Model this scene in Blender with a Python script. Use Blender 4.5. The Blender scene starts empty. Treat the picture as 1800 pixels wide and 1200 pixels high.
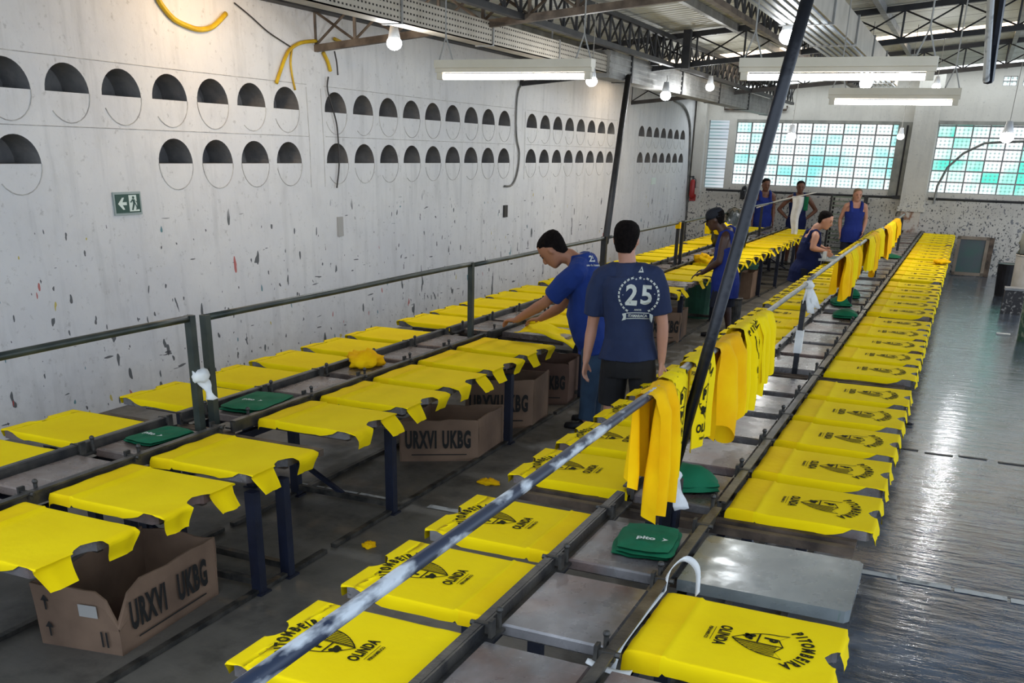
import bpy, math, random
from mathutils import Vector, Matrix, noise
from mathutils.bvhtree import BVHTree
random.seed(7)
S = 0.88            # everything below is laid out in units of 0.88 m and scaled to metres at the very end
PI = math.pi
V = Vector
sc = bpy.context.scene
col = sc.collection
# ---------------------------------------------------------------- camera model
F, CX, CY, H = 1693.8, 900.0, 948.25, 2.5
yaw, pit, rol = map(math.radians, (-23.4965, 22.0449, 1.5910))
fw = V((math.sin(yaw)*math.cos(pit), math.cos(yaw)*math.cos(pit), -math.sin(pit)))
r0 = V((math.cos(yaw), -math.sin(yaw), 0)); u0 = r0.cross(fw)
rr = r0*math.cos(rol)+u0*math.sin(rol); uu = -r0*math.sin(rol)+u0*math.cos(rol)
CAM = V((0, 0, H))
def W(px, py, Y):                      # a photo pixel met at depth Y
    d = rr*((px-CX)/F)-uu*((py-CY)/F)+fw
    return CAM+d*(Y/d.y)
def WZ(px, py, z):                     # a photo pixel met at height z
    d = rr*((px-CX)/F)-uu*((py-CY)/F)+fw
    return CAM+d*((z-H)/d.z)
def WX(px, py, x):
    d = rr*((px-CX)/F)-uu*((py-CY)/F)+fw
    return CAM+d*(x/d.x)

# ---------------------------------------------------------------- materials
MATS = {}
def nt(name):
    m = bpy.data.materials.new(name); m.use_nodes = True
    n = m.node_tree; n.nodes.clear()
    out = n.nodes.new('ShaderNodeOutputMaterial')
    return m, n, out
def srgb(r, g, b):
    f = lambda c: (c/255/12.92) if c/255 <= .04045 else ((c/255+.055)/1.055)**2.4
    return (f(r), f(g), f(b), 1)
def mat(name, c1, c2=None, scale=5, rough=.6, metal=0, bump=0, bscale=60, rough2=None, detail=4, stretch=None, spec=.5, lo=.35, hi=.65, coat=0):
    m, n, out = nt(name)
    p = n.nodes.new('ShaderNodeBsdfPrincipled')
    n.links.new(p.outputs[0], out.inputs[0])
    p.inputs['Base Color'].default_value = c1
    p.inputs['Roughness'].default_value = rough
    p.inputs['Metallic'].default_value = metal
    p.inputs['Specular IOR Level'].default_value = spec
    tc = n.nodes.new('ShaderNodeTexCoord')
    src = tc.outputs['Object']
    if stretch:
        mp = n.nodes.new('ShaderNodeMapping'); mp.inputs['Scale'].default_value = stretch
        n.links.new(src, mp.inputs[0]); src = mp.outputs[0]
    nz = n.nodes.new('ShaderNodeTexNoise'); nz.inputs['Scale'].default_value = scale; nz.inputs['Detail'].default_value = detail
    n.links.new(src, nz.inputs[0])
    if c2:
        r = n.nodes.new('ShaderNodeValToRGB')
        r.color_ramp.elements[0].position = lo; r.color_ramp.elements[0].color = c1
        r.color_ramp.elements[1].position = hi; r.color_ramp.elements[1].color = c2
        n.links.new(nz.outputs['Fac'], r.inputs[0]); n.links.new(r.outputs[0], p.inputs['Base Color'])
    if rough2 is not None:
        mr = n.nodes.new('ShaderNodeMapRange'); mr.inputs[1].default_value = .35; mr.inputs[2].default_value = .65
        mr.inputs[3].default_value = rough; mr.inputs[4].default_value = rough2
        n.links.new(nz.outputs['Fac'], mr.inputs[0]); n.links.new(mr.outputs[0], p.inputs['Roughness'])
    if bump:
        n2 = n.nodes.new('ShaderNodeTexNoise'); n2.inputs['Scale'].default_value = bscale; n2.inputs['Detail'].default_value = 3
        n.links.new(src, n2.inputs[0])
        b = n.nodes.new('ShaderNodeBump'); b.inputs['Strength'].default_value = bump; b.inputs['Distance'].default_value = .02
        n.links.new(n2.outputs['Fac'], b.inputs['Height']); n.links.new(b.outputs[0], p.inputs['Normal'])
    MATS[name] = m
    return m
def emis(name, c, s):
    m, n, out = nt(name)
    e = n.nodes.new('ShaderNodeEmission'); e.inputs[0].default_value = c; e.inputs[1].default_value = s
    n.links.new(e.outputs[0], out.inputs[0]); MATS[name] = m; return m

class NG:                               # tiny node-expression helper
    def __init__(s, n): s.n = n
    def m(s, op, a, b=None, c=None):
        k = s.n.nodes.new('ShaderNodeMath'); k.operation = op
        for i, v in enumerate((a, b, c)):
            if v is None: continue
            if isinstance(v, (int, float)): k.inputs[i].default_value = v
            else: s.n.links.new(v, k.inputs[i])
        return k.outputs[0]
    def noise(s, vec, scale, detail=3, rough=.5):
        k = s.n.nodes.new('ShaderNodeTexNoise'); k.inputs['Scale'].default_value = scale; k.inputs['Detail'].default_value = detail
        k.inputs['Roughness'].default_value = rough
        s.n.links.new(vec, k.inputs[0]); return k.outputs['Fac']
    def map(s, vec, scale, loc=(0, 0, 0), rot=(0, 0, 0)):
        k = s.n.nodes.new('ShaderNodeMapping'); k.inputs['Scale'].default_value = scale; k.inputs['Location'].default_value = loc
        k.inputs['Rotation'].default_value = rot
        s.n.links.new(vec, k.inputs[0]); return k.outputs[0]
    def ramp(s, v, lo, hi, a=0., b=1.):
        k = s.n.nodes.new('ShaderNodeMapRange')
        for i, q in enumerate((lo, hi, a, b)): k.inputs[i+1].default_value = q
        s.n.links.new(v, k.inputs[0]); return k.outputs[0]
    def mix(s, f, a, b):
        k = s.n.nodes.new('ShaderNodeMix'); k.data_type = 'RGBA'
        for i, v in ((0, f), (6, a), (7, b)):
            if hasattr(v, 'links') or hasattr(v, 'node'): s.n.links.new(v, k.inputs[i])
            else: k.inputs[i].default_value = v
        return k.outputs[2]
    def sep(s, vec):
        k = s.n.nodes.new('ShaderNodeSeparateXYZ'); s.n.links.new(vec, k.inputs[0]); return k.outputs

def wall_mat(name, base, base2, splat_top, splat_amt, specks):
    m, n, out = nt(name); g = NG(n)
    p = n.nodes.new('ShaderNodeBsdfPrincipled'); n.links.new(p.outputs[0], out.inputs[0])
    p.inputs['Roughness'].default_value = .75
    tc = n.nodes.new('ShaderNodeTexCoord'); o = tc.outputs['Object']
    xyz = g.sep(o)
    a = g.ramp(g.noise(o, .9, 5, .6), .35, .65)
    c = g.mix(a, base, base2)
    c = g.mix(g.ramp(g.noise(o, 2.3, 8, .7), .5, .7, 0, .22), c, srgb(184, 179, 173))
    c = g.mix(g.ramp(g.noise(g.map(o, (1, 1, 1), (3, 9, 2)), 14, 4, .7), .60, .70, 0, .45), c, srgb(150, 145, 140))
    # vertical run stains
    st = g.ramp(g.noise(g.map(o, (3, 3, .35)), 2.2, 4, .6), .52, .75, 0, .32)
    c = g.mix(st, c, srgb(150, 148, 146))
    # grime towards the bottom, with a shape of its own
    low = g.ramp(xyz[2], 1.0, .2, 0, 1)
    gr = g.m('MULTIPLY', low, g.ramp(g.noise(o, 3.5, 6, .7), .42, .62, 0, .14))
    c = g.mix(gr, c, srgb(120, 120, 122))
    # paint splatter
    zz = g.ramp(xyz[2], splat_top, splat_top-1.6, 0, 1)
    for sc_, th, cc, strt, rot in specks:
        nz = g.noise(g.map(o, strt, (sc_*3.1, 1.7*sc_, sc_), (rot, 0, 0)), sc_, 2, .4)
        th2 = g.m('SUBTRACT', th+.02, g.m('MULTIPLY', zz, splat_amt))
        k = g.m('GREATER_THAN', nz, th2)
        k = g.m('MULTIPLY', k, g.ramp(zz, 0, .12, 0, .85))
        c = g.mix(k, c, srgb(*cc))
    n.links.new(c, p.inputs['Base Color'])
    b = n.nodes.new('ShaderNodeBump'); b.inputs['Strength'].default_value = .35; b.inputs['Distance'].default_value = .02
    n.links.new(g.noise(o, 6, 6, .65), b.inputs['Height']); n.links.new(b.outputs[0], p.inputs['Normal'])
    MATS[name] = m; return m

wall_mat('plaster_left', srgb(210, 208, 208), srgb(222, 219, 216), 1.9, .035, ((9, .71, (30, 38, 44), (1, 1, .4), .5), (15, .735, (44, 44, 50), (1, 1, .55), -.4), (8, .76, (176, 66, 56), (1, 1, .35), .2), (9, .765, (190, 170, 50), (1, 1, .5), -.6), (9, .765, (44, 112, 122), (1, 1, .4), .9), (6, .735, (60, 60, 64), (.4, .4, 2.4), .7)))
wall_mat('plaster_back', srgb(192, 187, 178), srgb(204, 199, 190), 1.75, .05, ((17, .65, (62, 64, 68), (1, 1, .8), .5), (28, .66, (48, 50, 54), (1, 1, .7), -.4), (10, .68, (110, 112, 118), (1, 1, .9), .2)))
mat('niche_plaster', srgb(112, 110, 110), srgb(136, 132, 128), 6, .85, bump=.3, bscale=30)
mat('crack', srgb(158, 154, 150), srgb(200, 196, 190), 9, .9)
mat('yellow_cloth', srgb(238, 205, 0), srgb(244, 214, 4), 2.5, .85, bump=.12, bscale=18, spec=.15)
mat('yellow_cloth_deep', srgb(236, 172, 2), srgb(246, 198, 4), 3, .85, bump=.4, bscale=9, spec=.15)
mat('yellow_hem', srgb(238, 198, 0), srgb(244, 208, 4), 3, .85, bump=.15, bscale=20, spec=.15)
mat('print_ink', srgb(34, 34, 18), srgb(44, 42, 20), 20, .8, spec=.1)
mat('green_cloth', srgb(16, 92, 62), srgb(24, 104, 72), 6, .8, bump=.2, bscale=14, spec=.2)
mat('white_cloth', srgb(205, 205, 205), srgb(225, 225, 222), 8, .8, bump=.2, bscale=20)
mat('white_ink', srgb(200, 205, 200), rough=.8)
def platen_mat(name, d, l, rust, amt, green=False):
    m, n, out = nt(name); g = NG(n)
    p = n.nodes.new('ShaderNodeBsdfPrincipled'); n.links.new(p.outputs[0], out.inputs[0]); p.inputs['Metallic'].default_value = .25
    tc = n.nodes.new('ShaderNodeTexCoord'); oi = n.nodes.new('ShaderNodeObjectInfo')
    vm = n.nodes.new('ShaderNodeVectorMath'); vm.operation = 'ADD'
    sc_ = n.nodes.new('ShaderNodeVectorMath'); sc_.operation = 'SCALE'; n.links.new(oi.outputs['Location'], sc_.inputs[0]); sc_.inputs['Scale'].default_value = 3.7
    n.links.new(tc.outputs['Object'], vm.inputs[0]); n.links.new(sc_.outputs[0], vm.inputs[1]); o = vm.outputs[0]
    c = g.mix(g.ramp(g.noise(g.map(o, (1, .6, 1)), 3.2, 6, .62), .32, .7), d, l)
    c = g.mix(g.ramp(g.noise(o, 1.6, 5, .6), .48, .66, 0, amt), c, rust)
    c = g.mix(g.ramp(g.noise(g.map(o, (.8, 5, 1)), 3.0, 5, .7), .60, .72, 0, .55), c, srgb(176, 172, 168))
    c = g.mix(g.ramp(g.noise(o, 24, 2, .5), .70, .76, 0, .6), c, srgb(40, 38, 36))
    if green: c = g.mix(g.ramp(g.noise(g.map(o, (5, .7, 1), (3, 2, 0), (0, 0, .4)), 2.4, 4, .6), .66, .72, 0, .8), c, srgb(70, 104, 88))
    n.links.new(c, p.inputs['Base Color'])
    n.links.new(g.ramp(g.noise(o, 5, 4, .6), .35, .65, .18, .42), p.inputs['Roughness'])
    b = n.nodes.new('ShaderNodeBump'); b.inputs['Strength'].default_value = .06; n.links.new(g.noise(o, 12, 3), b.inputs['Height']); n.links.new(b.outputs[0], p.inputs['Normal'])
    MATS[name] = m
platen_mat('platen', srgb(66, 62, 60), srgb(146, 142, 142), srgb(118, 82, 66), .6)
platen_mat('platen_brown', srgb(76, 66, 60), srgb(142, 128, 120), srgb(112, 80, 64), .4)
platen_mat('platen_clean', srgb(98, 104, 106), srgb(130, 136, 136), srgb(120, 124, 120), .2, True)
mat('steel_dark', srgb(38, 38, 38), srgb(84, 80, 74), 9, .5, .4, bump=.15, bscale=40)
mat('steel_rail', srgb(54, 54, 56), srgb(96, 92, 86), 7, .38, .5, bump=.1, bscale=40)
mat('steel_rust', srgb(52, 42, 36), srgb(104, 88, 74), 6, .7, .2, bump=.2, bscale=30)
mat('leg_blue', srgb(12, 16, 32), srgb(24, 30, 50), 5, .5, .1, bump=.1, bscale=30)
mat('rail_green', srgb(32, 42, 42), srgb(60, 66, 60), 6, .4, .2)
mat('rail_grey', srgb(92, 92, 90), srgb(128, 126, 120), 6, .4, .3)
mat('rail_splat', srgb(36, 46, 66), srgb(190, 195, 200), 16, .45, .1, lo=.5, hi=.62, stretch=(1, .35, 1))
mat('pole_navy', srgb(9, 10, 17), srgb(22, 23, 32), 4, .36, .15, bump=.2, bscale=16)
mat('truss_black', srgb(28, 28, 32), srgb(48, 46, 46), 5, .55, .1)
mat('truss_brown', srgb(70, 58, 48), srgb(112, 98, 84), 6, .6, .2, bump=.15, bscale=30)
mat('duct', srgb(168, 158, 142), srgb(186, 176, 160), 4, .55, .2)
mat('duct_grey', srgb(116, 114, 110), srgb(150, 148, 144), 4, .5, .3)
mat('duct_under', srgb(146, 152, 158), srgb(172, 178, 184), 4, .45, .3)
mat('hole', srgb(40, 34, 30), rough=.9)
mat('lamp_body', srgb(196, 184, 160), srgb(206, 194, 172), 5, .5)
mat('wire', srgb(150, 146, 138), rough=.6)
mat('wire_dark', srgb(50, 46, 44), rough=.6)
mat('hose', srgb(214, 178, 20), srgb(190, 150, 20), 7, .45)
mat('brick', srgb(150, 112, 92), srgb(204, 196, 186), 6, .9, bump=.5, bscale=14, lo=.42, hi=.55)
mat('conc', srgb(128, 128, 122), srgb(150, 148, 140), 5, .8, bump=.2, bscale=20)
mat('frame_grey', srgb(126, 128, 130), srgb(150, 150, 150), 6, .7)
mat('cardboard', srgb(104, 82, 66), srgb(132, 106, 86), 2.5, .85, bump=.1, bscale=8)
mat('cardboard_dark', srgb(84, 60, 50), srgb(104, 78, 64), 2.5, .85, bump=.1, bscale=8)
mat('box_ink', srgb(26, 24, 22), rough=.8)
mat('paper', srgb(168, 164, 158), rough=.8)
mat('tee_royal', srgb(26, 48, 112), srgb(32, 56, 124), 3, .85, bump=.25, bscale=9, spec=.2)
mat('tee_navy', srgb(38, 47, 76), srgb(46, 57, 88), 3, .85, bump=.25, bscale=9, spec=.2)
mat('tank_blue', srgb(30, 44, 112), srgb(34, 50, 124), 3, .85, bump=.25, bscale=9, spec=.2)
mat('tank_navy', srgb(24, 32, 72), srgb(28, 38, 80), 3, .85, bump=.25, bscale=9, spec=.2)
mat('trim_white', srgb(170, 180, 200), rough=.8)
mat('jeans', srgb(30, 50, 72), srgb(40, 64, 88), 5, .85, bump=.25, bscale=10)
mat('shorts_black', srgb(14, 13, 15), srgb(20, 19, 22), 4, .85, bump=.2, bscale=9)
mat('shorts_navy', srgb(20, 24, 40), srgb(26, 30, 48), 4, .85, bump=.2, bscale=9)
mat('skin_tan', srgb(150, 102, 78), srgb(162, 112, 86), 4, .55)
mat('skin_light', srgb(176, 126, 104), srgb(186, 136, 112), 4, .55)
mat('skin_brown', srgb(104, 66, 48), srgb(116, 74, 54), 4, .5)
mat('skin_dark', srgb(62, 40, 34), srgb(72, 48, 40), 4, .45)
mat('hair_black', srgb(14, 11, 11), srgb(24, 19, 18), 40, .9, spec=.08, bump=.4, bscale=120)
mat('hair_grey', srgb(70, 64, 60), srgb(90, 84, 80), 40, .7)
mat('hair_light', srgb(104, 82, 62), srgb(134, 108, 82), 30, .6)
mat('shoe', srgb(20, 20, 24), rough=.6)
mat('eye', srgb(20, 16, 14), rough=.3)
mat('cap_navy', srgb(16, 22, 36), rough=.8)
mat('screen_frame', srgb(118, 104, 90), srgb(134, 122, 108), 4, .7)
mat('screen_mesh', srgb(50, 84, 80), srgb(66, 74, 84), 2.5, .5)
mat('alu', srgb(190, 196, 204), srgb(210, 214, 220), 4, .35, .6)
mat('drum', srgb(176, 172, 164), srgb(196, 192, 186), 4, .5)
mat('plastic_black', srgb(18, 18, 22), srgb(30, 30, 36), 5, .35)
mat('crate_dark', srgb(50, 48, 50), srgb(160, 156, 150), 22, .7, lo=.55, hi=.7)
mat('tub_green', srgb(60, 96, 78), srgb(150, 160, 140), 14, .6, lo=.45, hi=.65)
mat('bag_grey', srgb(116, 120, 112), srgb(140, 144, 136), 4, .5, bump=.5, bscale=8)
mat('bag_black', srgb(14, 20, 18), srgb(22, 30, 26), 4, .3, bump=.5, bscale=8)
mat('bin_green', srgb(28, 80, 62), srgb(40, 100, 76), 4, .5)
mat('rack_green', srgb(96, 106, 92), srgb(128, 136, 120), 5, .6)
mat('red', srgb(150, 28, 24), rough=.4)
mat('white_paint', srgb(190, 190, 188), srgb(120, 120, 120), 12, .6, lo=.5, hi=.7)
mat('floor_seam', srgb(20, 20, 22), rough=.5)
mat('sign_green', srgb(16, 62, 46), rough=.4)
mat('sign_white', srgb(214, 224, 214), rough=.4)
mat('sign_edge', srgb(150, 160, 156), rough=.4)
mat('tape', srgb(150, 150, 154), rough=.5)
mat('bulb_socket', srgb(200, 200, 200), rough=.4)
emis('tube', (1, .99, .96, 1), 9.0)
emis('added_bulb_warm', (1, .7, .4, 1), 12.0)
emis('bulb', (.92, .97, 1, 1), 16.0)
emis('skylight_warm', (1.0, .80, .58, 1), 3.0)
emis('skylight_white', (.86, .95, 1, 1), 4.0)

def floor_mat():
    m, n, out = nt('floor_concrete'); g = NG(n)
    p = n.nodes.new('ShaderNodeBsdfPrincipled'); n.links.new(p.outputs[0], out.inputs[0])
    tc = n.nodes.new('ShaderNodeTexCoord'); o = tc.outputs['Object']; xyz = g.sep(o)
    c = g.mix(g.ramp(g.noise(o, .7, 7, .65), .35, .65), srgb(78, 75, 71), srgb(116, 110, 101))
    c = g.mix(g.ramp(xyz[0], -1.6, .2, 0, .85), c, g.mix(g.ramp(g.noise(o, 1.5, 6, .65), .4, .6), srgb(44, 60, 80), srgb(76, 96, 120)))  # right aisle turned blue: window reflections painted into the base colour
    c = g.mix(g.ramp(g.noise(o, 2.6, 6, .7), .5, .68, 0, .6), c, srgb(36, 35, 35))
    c = g.mix(g.ramp(g.noise(g.map(o, (1, .5, 1), (9, 4, 0)), 5, 5, .7), .62, .7, 0, .55), c, srgb(120, 112, 102))
    n.links.new(c, p.inputs['Base Color'])
    wet = g.ramp(xyz[0], -1.6, .2, 0, 1)
    r = g.ramp(g.noise(g.map(o, (1, .6, 1)), 3, 5, .65), .35, .65, .34, .62)
    r2 = g.ramp(g.noise(g.map(o, (1, .35, 1)), 4.5, 5, .7), .35, .65, .10, .30)
    k = n.nodes.new('ShaderNodeMix'); n.links.new(wet, k.inputs[0]); n.links.new(r, k.inputs[2]); n.links.new(r2, k.inputs[3])
    n.links.new(k.outputs[0], p.inputs['Roughness'])
    n.links.new(g.m('MULTIPLY', wet, .7), p.inputs['Coat Weight']); p.inputs['Coat Roughness'].default_value = .12
    b = n.nodes.new('ShaderNodeBump'); b.inputs['Strength'].default_value = .22; b.inputs['Distance'].default_value = .02
    n.links.new(g.noise(g.map(o, (.55, 1.7, 1)), 5, 5, .6), b.inputs['Height']); n.links.new(b.outputs[0], p.inputs['Normal']); n.links.new(b.outputs[0], p.inputs['Coat Normal']); n.links.new(g.m('ADD', .15, g.m('MULTIPLY', wet, .30)), b.inputs['Strength'])
    MATS['floor_concrete'] = m
floor_mat()

def roof_mat():
    m, n, out = nt('roof_sheet'); g = NG(n)
    p = n.nodes.new('ShaderNodeBsdfPrincipled'); n.links.new(p.outputs[0], out.inputs[0]); p.inputs['Roughness'].default_value = .55
    tc = n.nodes.new('ShaderNodeTexCoord'); o = tc.outputs['Object']; xyz = g.sep(o)
    c = g.mix(g.ramp(g.noise(o, .5, 5, .6), .35, .65), srgb(176, 175, 166), srgb(206, 206, 198))
    c = g.mix(g.ramp(g.noise(g.map(o, (2, .3, 1)), 2, 5, .7), .55, .72, 0, .5), c, srgb(120, 112, 96))
    fr = g.m('FRACT', g.m('MULTIPLY', xyz[1], 1/1.05))
    ln = g.m('LESS_THAN', fr, .035)
    c = g.mix(ln, c, srgb(70, 66, 60))
    n.links.new(c, p.inputs['Base Color'])
    w = g.m('SINE', g.m('MULTIPLY', xyz[1], 2*PI/.18))
    b = n.nodes.new('ShaderNodeBump'); b.inputs['Strength'].default_value = .4; b.inputs['Distance'].default_value = .03
    n.links.new(w, b.inputs['Height']); n.links.new(b.outputs[0], p.inputs['Normal'])
    MATS['roof_sheet'] = m
roof_mat()

def block_mat(name, px, pz, nx, nz, base, tint, amt, strength):
    # backlit glass blocks: each block (px by pz) is moulded into nx by nz bright cells
    m, n, out = nt(name); g = NG(n)
    e = n.nodes.new('ShaderNodeEmission'); n.links.new(e.outputs[0], out.inputs[0])
    tc = n.nodes.new('ShaderNodeTexCoord'); xyz = g.sep(tc.outputs['Object'])
    u = g.m('MULTIPLY', xyz[0], 1/px); v = g.m('MULTIPLY', xyz[2], 1/pz)
    fu = g.m('ABSOLUTE', g.m('SUBTRACT', g.m('FRACT', g.m('MULTIPLY', u, nx)), .5))
    fv = g.m('ABSOLUTE', g.m('SUBTRACT', g.m('FRACT', g.m('MULTIPLY', v, nz)), .5))
    dot = g.m('MULTIPLY', g.ramp(fu, .22, .36), g.ramp(fv, .22, .36))
    cv = n.nodes.new('ShaderNodeCombineXYZ')
    n.links.new(g.m('FLOOR', u), cv.inputs[0]); n.links.new(g.m('FLOOR', v), cv.inputs[2])
    wn = n.nodes.new('ShaderNodeTexWhiteNoise'); n.links.new(cv.outputs[0], wn.inputs[0])
    big = g.noise(tc.outputs['Object'], .8, 3)
    f = g.m('MULTIPLY', g.m('ADD', g.ramp(wn.outputs['Value'], .35, 1, 0, .7), g.ramp(big, .45, .65, -.2, .6)), amt)
    c = g.mix(f, base, tint)
    c = g.mix(g.m('MULTIPLY', g.m('MAXIMUM', g.ramp(fu, .30, .46), g.ramp(fv, .30, .46)), .38), c, (.25, .42, .45, 1)); c = g.mix(dot, c, g.mix(.6, c, (.12, .3, .3, 1)))
    n.links.new(c, e.inputs[0]); e.inputs[1].default_value = strength
    MATS[name] = m

# ---------------------------------------------------------------- mesh helper
class M:
    def __init__(s): s.v = []; s.f = []; s.mi = []
    def add(s, vs, fs, mi=0):
        b = len(s.v); s.v += [tuple(q) for q in vs]
        for f in fs: s.f.append([b+i for i in f]); s.mi.append(mi)
        return s
    def box(s, c, d, R=None, mi=0):
        hx, hy, hz = d[0]/2, d[1]/2, d[2]/2
        vs = [V((x, y, z)) for x in (-hx, hx) for y in (-hy, hy) for z in (-hz, hz)]
        if R is not None: vs = [R @ q for q in vs]
        vs = [q+V(c) for q in vs]
        return s.add(vs, [(0, 1, 3, 2), (4, 6, 7, 5), (0, 4, 5, 1), (2, 3, 7, 6), (0, 2, 6, 4), (1, 5, 7, 3)], mi)
    def bb(s, a, b, mi=0):            # box by two corners
        return s.box([(a[i]+b[i])/2 for i in range(3)], [abs(b[i]-a[i]) for i in range(3)], None, mi)
    def bevbox(s, c, d, r=.006, mi=0):
        # chamfered box
        hx, hy, hz = d[0]/2, d[1]/2, d[2]/2
        L = [(hx-r, hy-r, -hz), (hx, hy, -hz+r), (hx, hy, hz-r), (hx-r, hy-r, hz)]
        vs = []
        for x, y, z in L:
            vs += [(c[0]-x, c[1]-y, c[2]+z), (c[0]+x, c[1]-y, c[2]+z), (c[0]+x, c[1]+y, c[2]+z), (c[0]-x, c[1]+y, c[2]+z)]
        fs = [(3, 2, 1, 0), (12, 13, 14, 15)]
        for k in range(3):
            for i in range(4):
                j = (i+1) % 4; fs.append((k*4+i, k*4+j, k*4+4+j, k*4+4+i))
        return s.add(vs, fs, mi)
    def bar(s, p, q, w, h, mi=0, up=(0, 0, 1)):   # rectangular bar between points
        p, q = V(p), V(q); d = (q-p); l = d.length
        if l < 1e-6: return s
        d.normalize(); a = d.cross(V(up))
        if a.length < 1e-4: a = d.cross(V((0, 1, 0)))
        a.normalize(); b = a.cross(d)
        vs = []
        for e in (p, q):
            for x, y in ((-1, -1), (1, -1), (1, 1), (-1, 1)): vs.append(e+a*(x*w/2)+b*(y*h/2))
        return s.add(vs, [(0, 1, 2, 3), (7, 6, 5, 4)]+[(i, i+4, (i+1) % 4+4, (i+1) % 4) for i in range(4)], mi)
    def ringloft(s, rings, n=14, mi=0, cap=True):
        b = len(s.v); vs = []
        for c, a, q in rings:
            for k in range(n):
                t = 2*PI*k/n; vs.append(V(c)+V(a)*math.cos(t)+V(q)*math.sin(t))
        fs = []
        for r in range(len(rings)-1):
            for k in range(n):
                fs.append((r*n+k, r*n+(k+1) % n, (r+1)*n+(k+1) % n, (r+1)*n+k))
        if cap:
            fs.append(tuple(reversed(range(n)))); fs.append(tuple((len(rings)-1)*n+k for k in range(n)))
        return s.add(vs, fs, mi)
    def tube(s, pts, rs, n=10, mi=0, cap=True, round_=False):
        pts = [V(p) for p in pts]
        if not isinstance(rs, (list, tuple)): rs = [rs]*len(pts)
        rs = list(rs)
        if round_:
            d0 = (pts[0]-pts[1]).normalized(); d1 = (pts[-1]-pts[-2]).normalized()
            pts = [pts[0]+d0*rs[0]*.95, pts[0]+d0*rs[0]*.6]+pts+[pts[-1]+d1*rs[-1]*.6, pts[-1]+d1*rs[-1]*.95]
            rs = [rs[0]*.25, rs[0]*.8]+rs+[rs[-1]*.8, rs[-1]*.25]
        rings = []; a = None
        for i, p in enumerate(pts):
            d = (pts[min(i+1, len(pts)-1)]-pts[max(i-1, 0)]).normalized()
            if a is None:
                a = d.cross(V((0, 0, 1)))
                if a.length < .05: a = d.cross(V((0, 1, 0)))
            a = (a-d*a.dot(d)).normalized(); b = d.cross(a)
            rings.append((p, a*rs[i], b*rs[i]))
        return s.ringloft(rings, n, mi, cap)
    def ball(s, c, r, n=12, mi=0, sq=(1, 1, 1), R=None):
        rings = []
        ex, ey, ez = V((1, 0, 0)), V((0, 1, 0)), V((0, 0, 1))
        if R is not None: ex, ey, ez = R @ ex, R @ ey, R @ ez
        k = n//2
        for i in range(k+1):
            t = PI*(i+.04)/(k+.08); rd = math.sin(t)*r
            rings.append((V(c)+ez*(-math.cos(t)*r*sq[2]), ex*(rd*sq[0]), ey*(rd*sq[1])))
        return s.ringloft(rings, n, mi)
    def grid(s, nu, nv, fn, mi=0):
        vs = [fn(i/(nu-1), j/(nv-1)) for i in range(nu) for j in range(nv)]
        fs = [(i*nv+j, (i+1)*nv+j, (i+1)*nv+j+1, i*nv+j+1) for i in range(nu-1) for j in range(nv-1)]
        return s.add(vs, fs, mi)
    def prism(s, pts, z0, z1, mi=0):   # 2D polygon extruded in z
        n = len(pts)
        vs = [(x, y, z0) for x, y in pts]+[(x, y, z1) for x, y in pts]
        return s.add(vs, [tuple(reversed(range(n))), tuple(range(n, 2*n))]+[(i, (i+1) % n, n+(i+1) % n, n+i) for i in range(n)], mi)
    def xform(s, mtx, start=0):
        for i in range(start, len(s.v)): s.v[i] = tuple(mtx @ V(s.v[i]))
        return s
    def merge(s, o, mtx=None, mi=None):
        vs = [mtx @ V(q) for q in o.v] if mtx is not None else o.v
        b = len(s.v); s.v += [tuple(q) for q in vs]
        for f, k in zip(o.f, o.mi): s.f.append([b+i for i in f]); s.mi.append(k if mi is None else mi)
        return s
    def mesh(s, name, mats, smooth=False, merge=0):
        me = bpy.data.meshes.new(name)
        me.from_pydata(s.v, [], s.f)
        if not isinstance(mats, (list, tuple)): mats = [mats]
        for m in mats: me.materials.append(MATS[m])
        me.polygons.foreach_set('material_index', s.mi)
        if merge:
            import bmesh
            bm = bmesh.new(); bm.from_mesh(me); bmesh.ops.remove_doubles(bm, verts=bm.verts, dist=merge)
            bmesh.ops.dissolve_degenerate(bm, dist=1e-6, edges=bm.edges)
            bm.to_mesh(me); bm.free()
        if smooth: me.polygons.foreach_set('use_smooth', [True]*len(me.polygons))
        me.update(); me.validate()
        return me
    def build(s, name, mats, parent=None, loc=None, rz=0, smooth=False, merge=0):
        return put(name, s.mesh(name, mats, smooth, merge), parent, loc, rz)
def put(name, me, parent=None, loc=None, rz=0):
    o = bpy.data.objects.new(name, me); col.objects.link(o)
    if parent: o.parent = parent
    if loc is not None: o.location = loc
    if rz: o.rotation_euler = (0, 0, rz)
    return o
def thing(name, label, cat, loc=(0, 0, 0), rz=0, group=None):
    o = bpy.data.objects.new(name, None); col.objects.link(o)
    o.location = loc; o.rotation_euler = (0, 0, rz); o['label'] = label; o['category'] = cat
    o.empty_display_size = .1
    if group: o['group'] = group
    return o
def tag(o, label, cat, group=None, kind=None):
    o['label'] = label; o['category'] = cat
    if group: o['group'] = group
    if kind: o['kind'] = kind
    return o
def struct(o): o['kind'] = 'structure'; return o
def dup(root, loc=None, rz=None, label=None, group=None):
    r = root.copy(); col.objects.link(r)
    if loc is not None: r.location = loc
    if rz is not None: r.rotation_euler = (0, 0, rz)
    if label: r['label'] = label
    if group: r['group'] = group
    for ch in list(root.children):
        c = ch.copy(); col.objects.link(c); c.parent = r
        for g_ in list(ch.children):
            d = g_.copy(); col.objects.link(d); d.parent = c
    return r
def local(m, loc):                      # shift a world-laid mesh so that loc becomes its origin
    m.xform(Matrix.Translation(-V(loc))); return m

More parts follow.
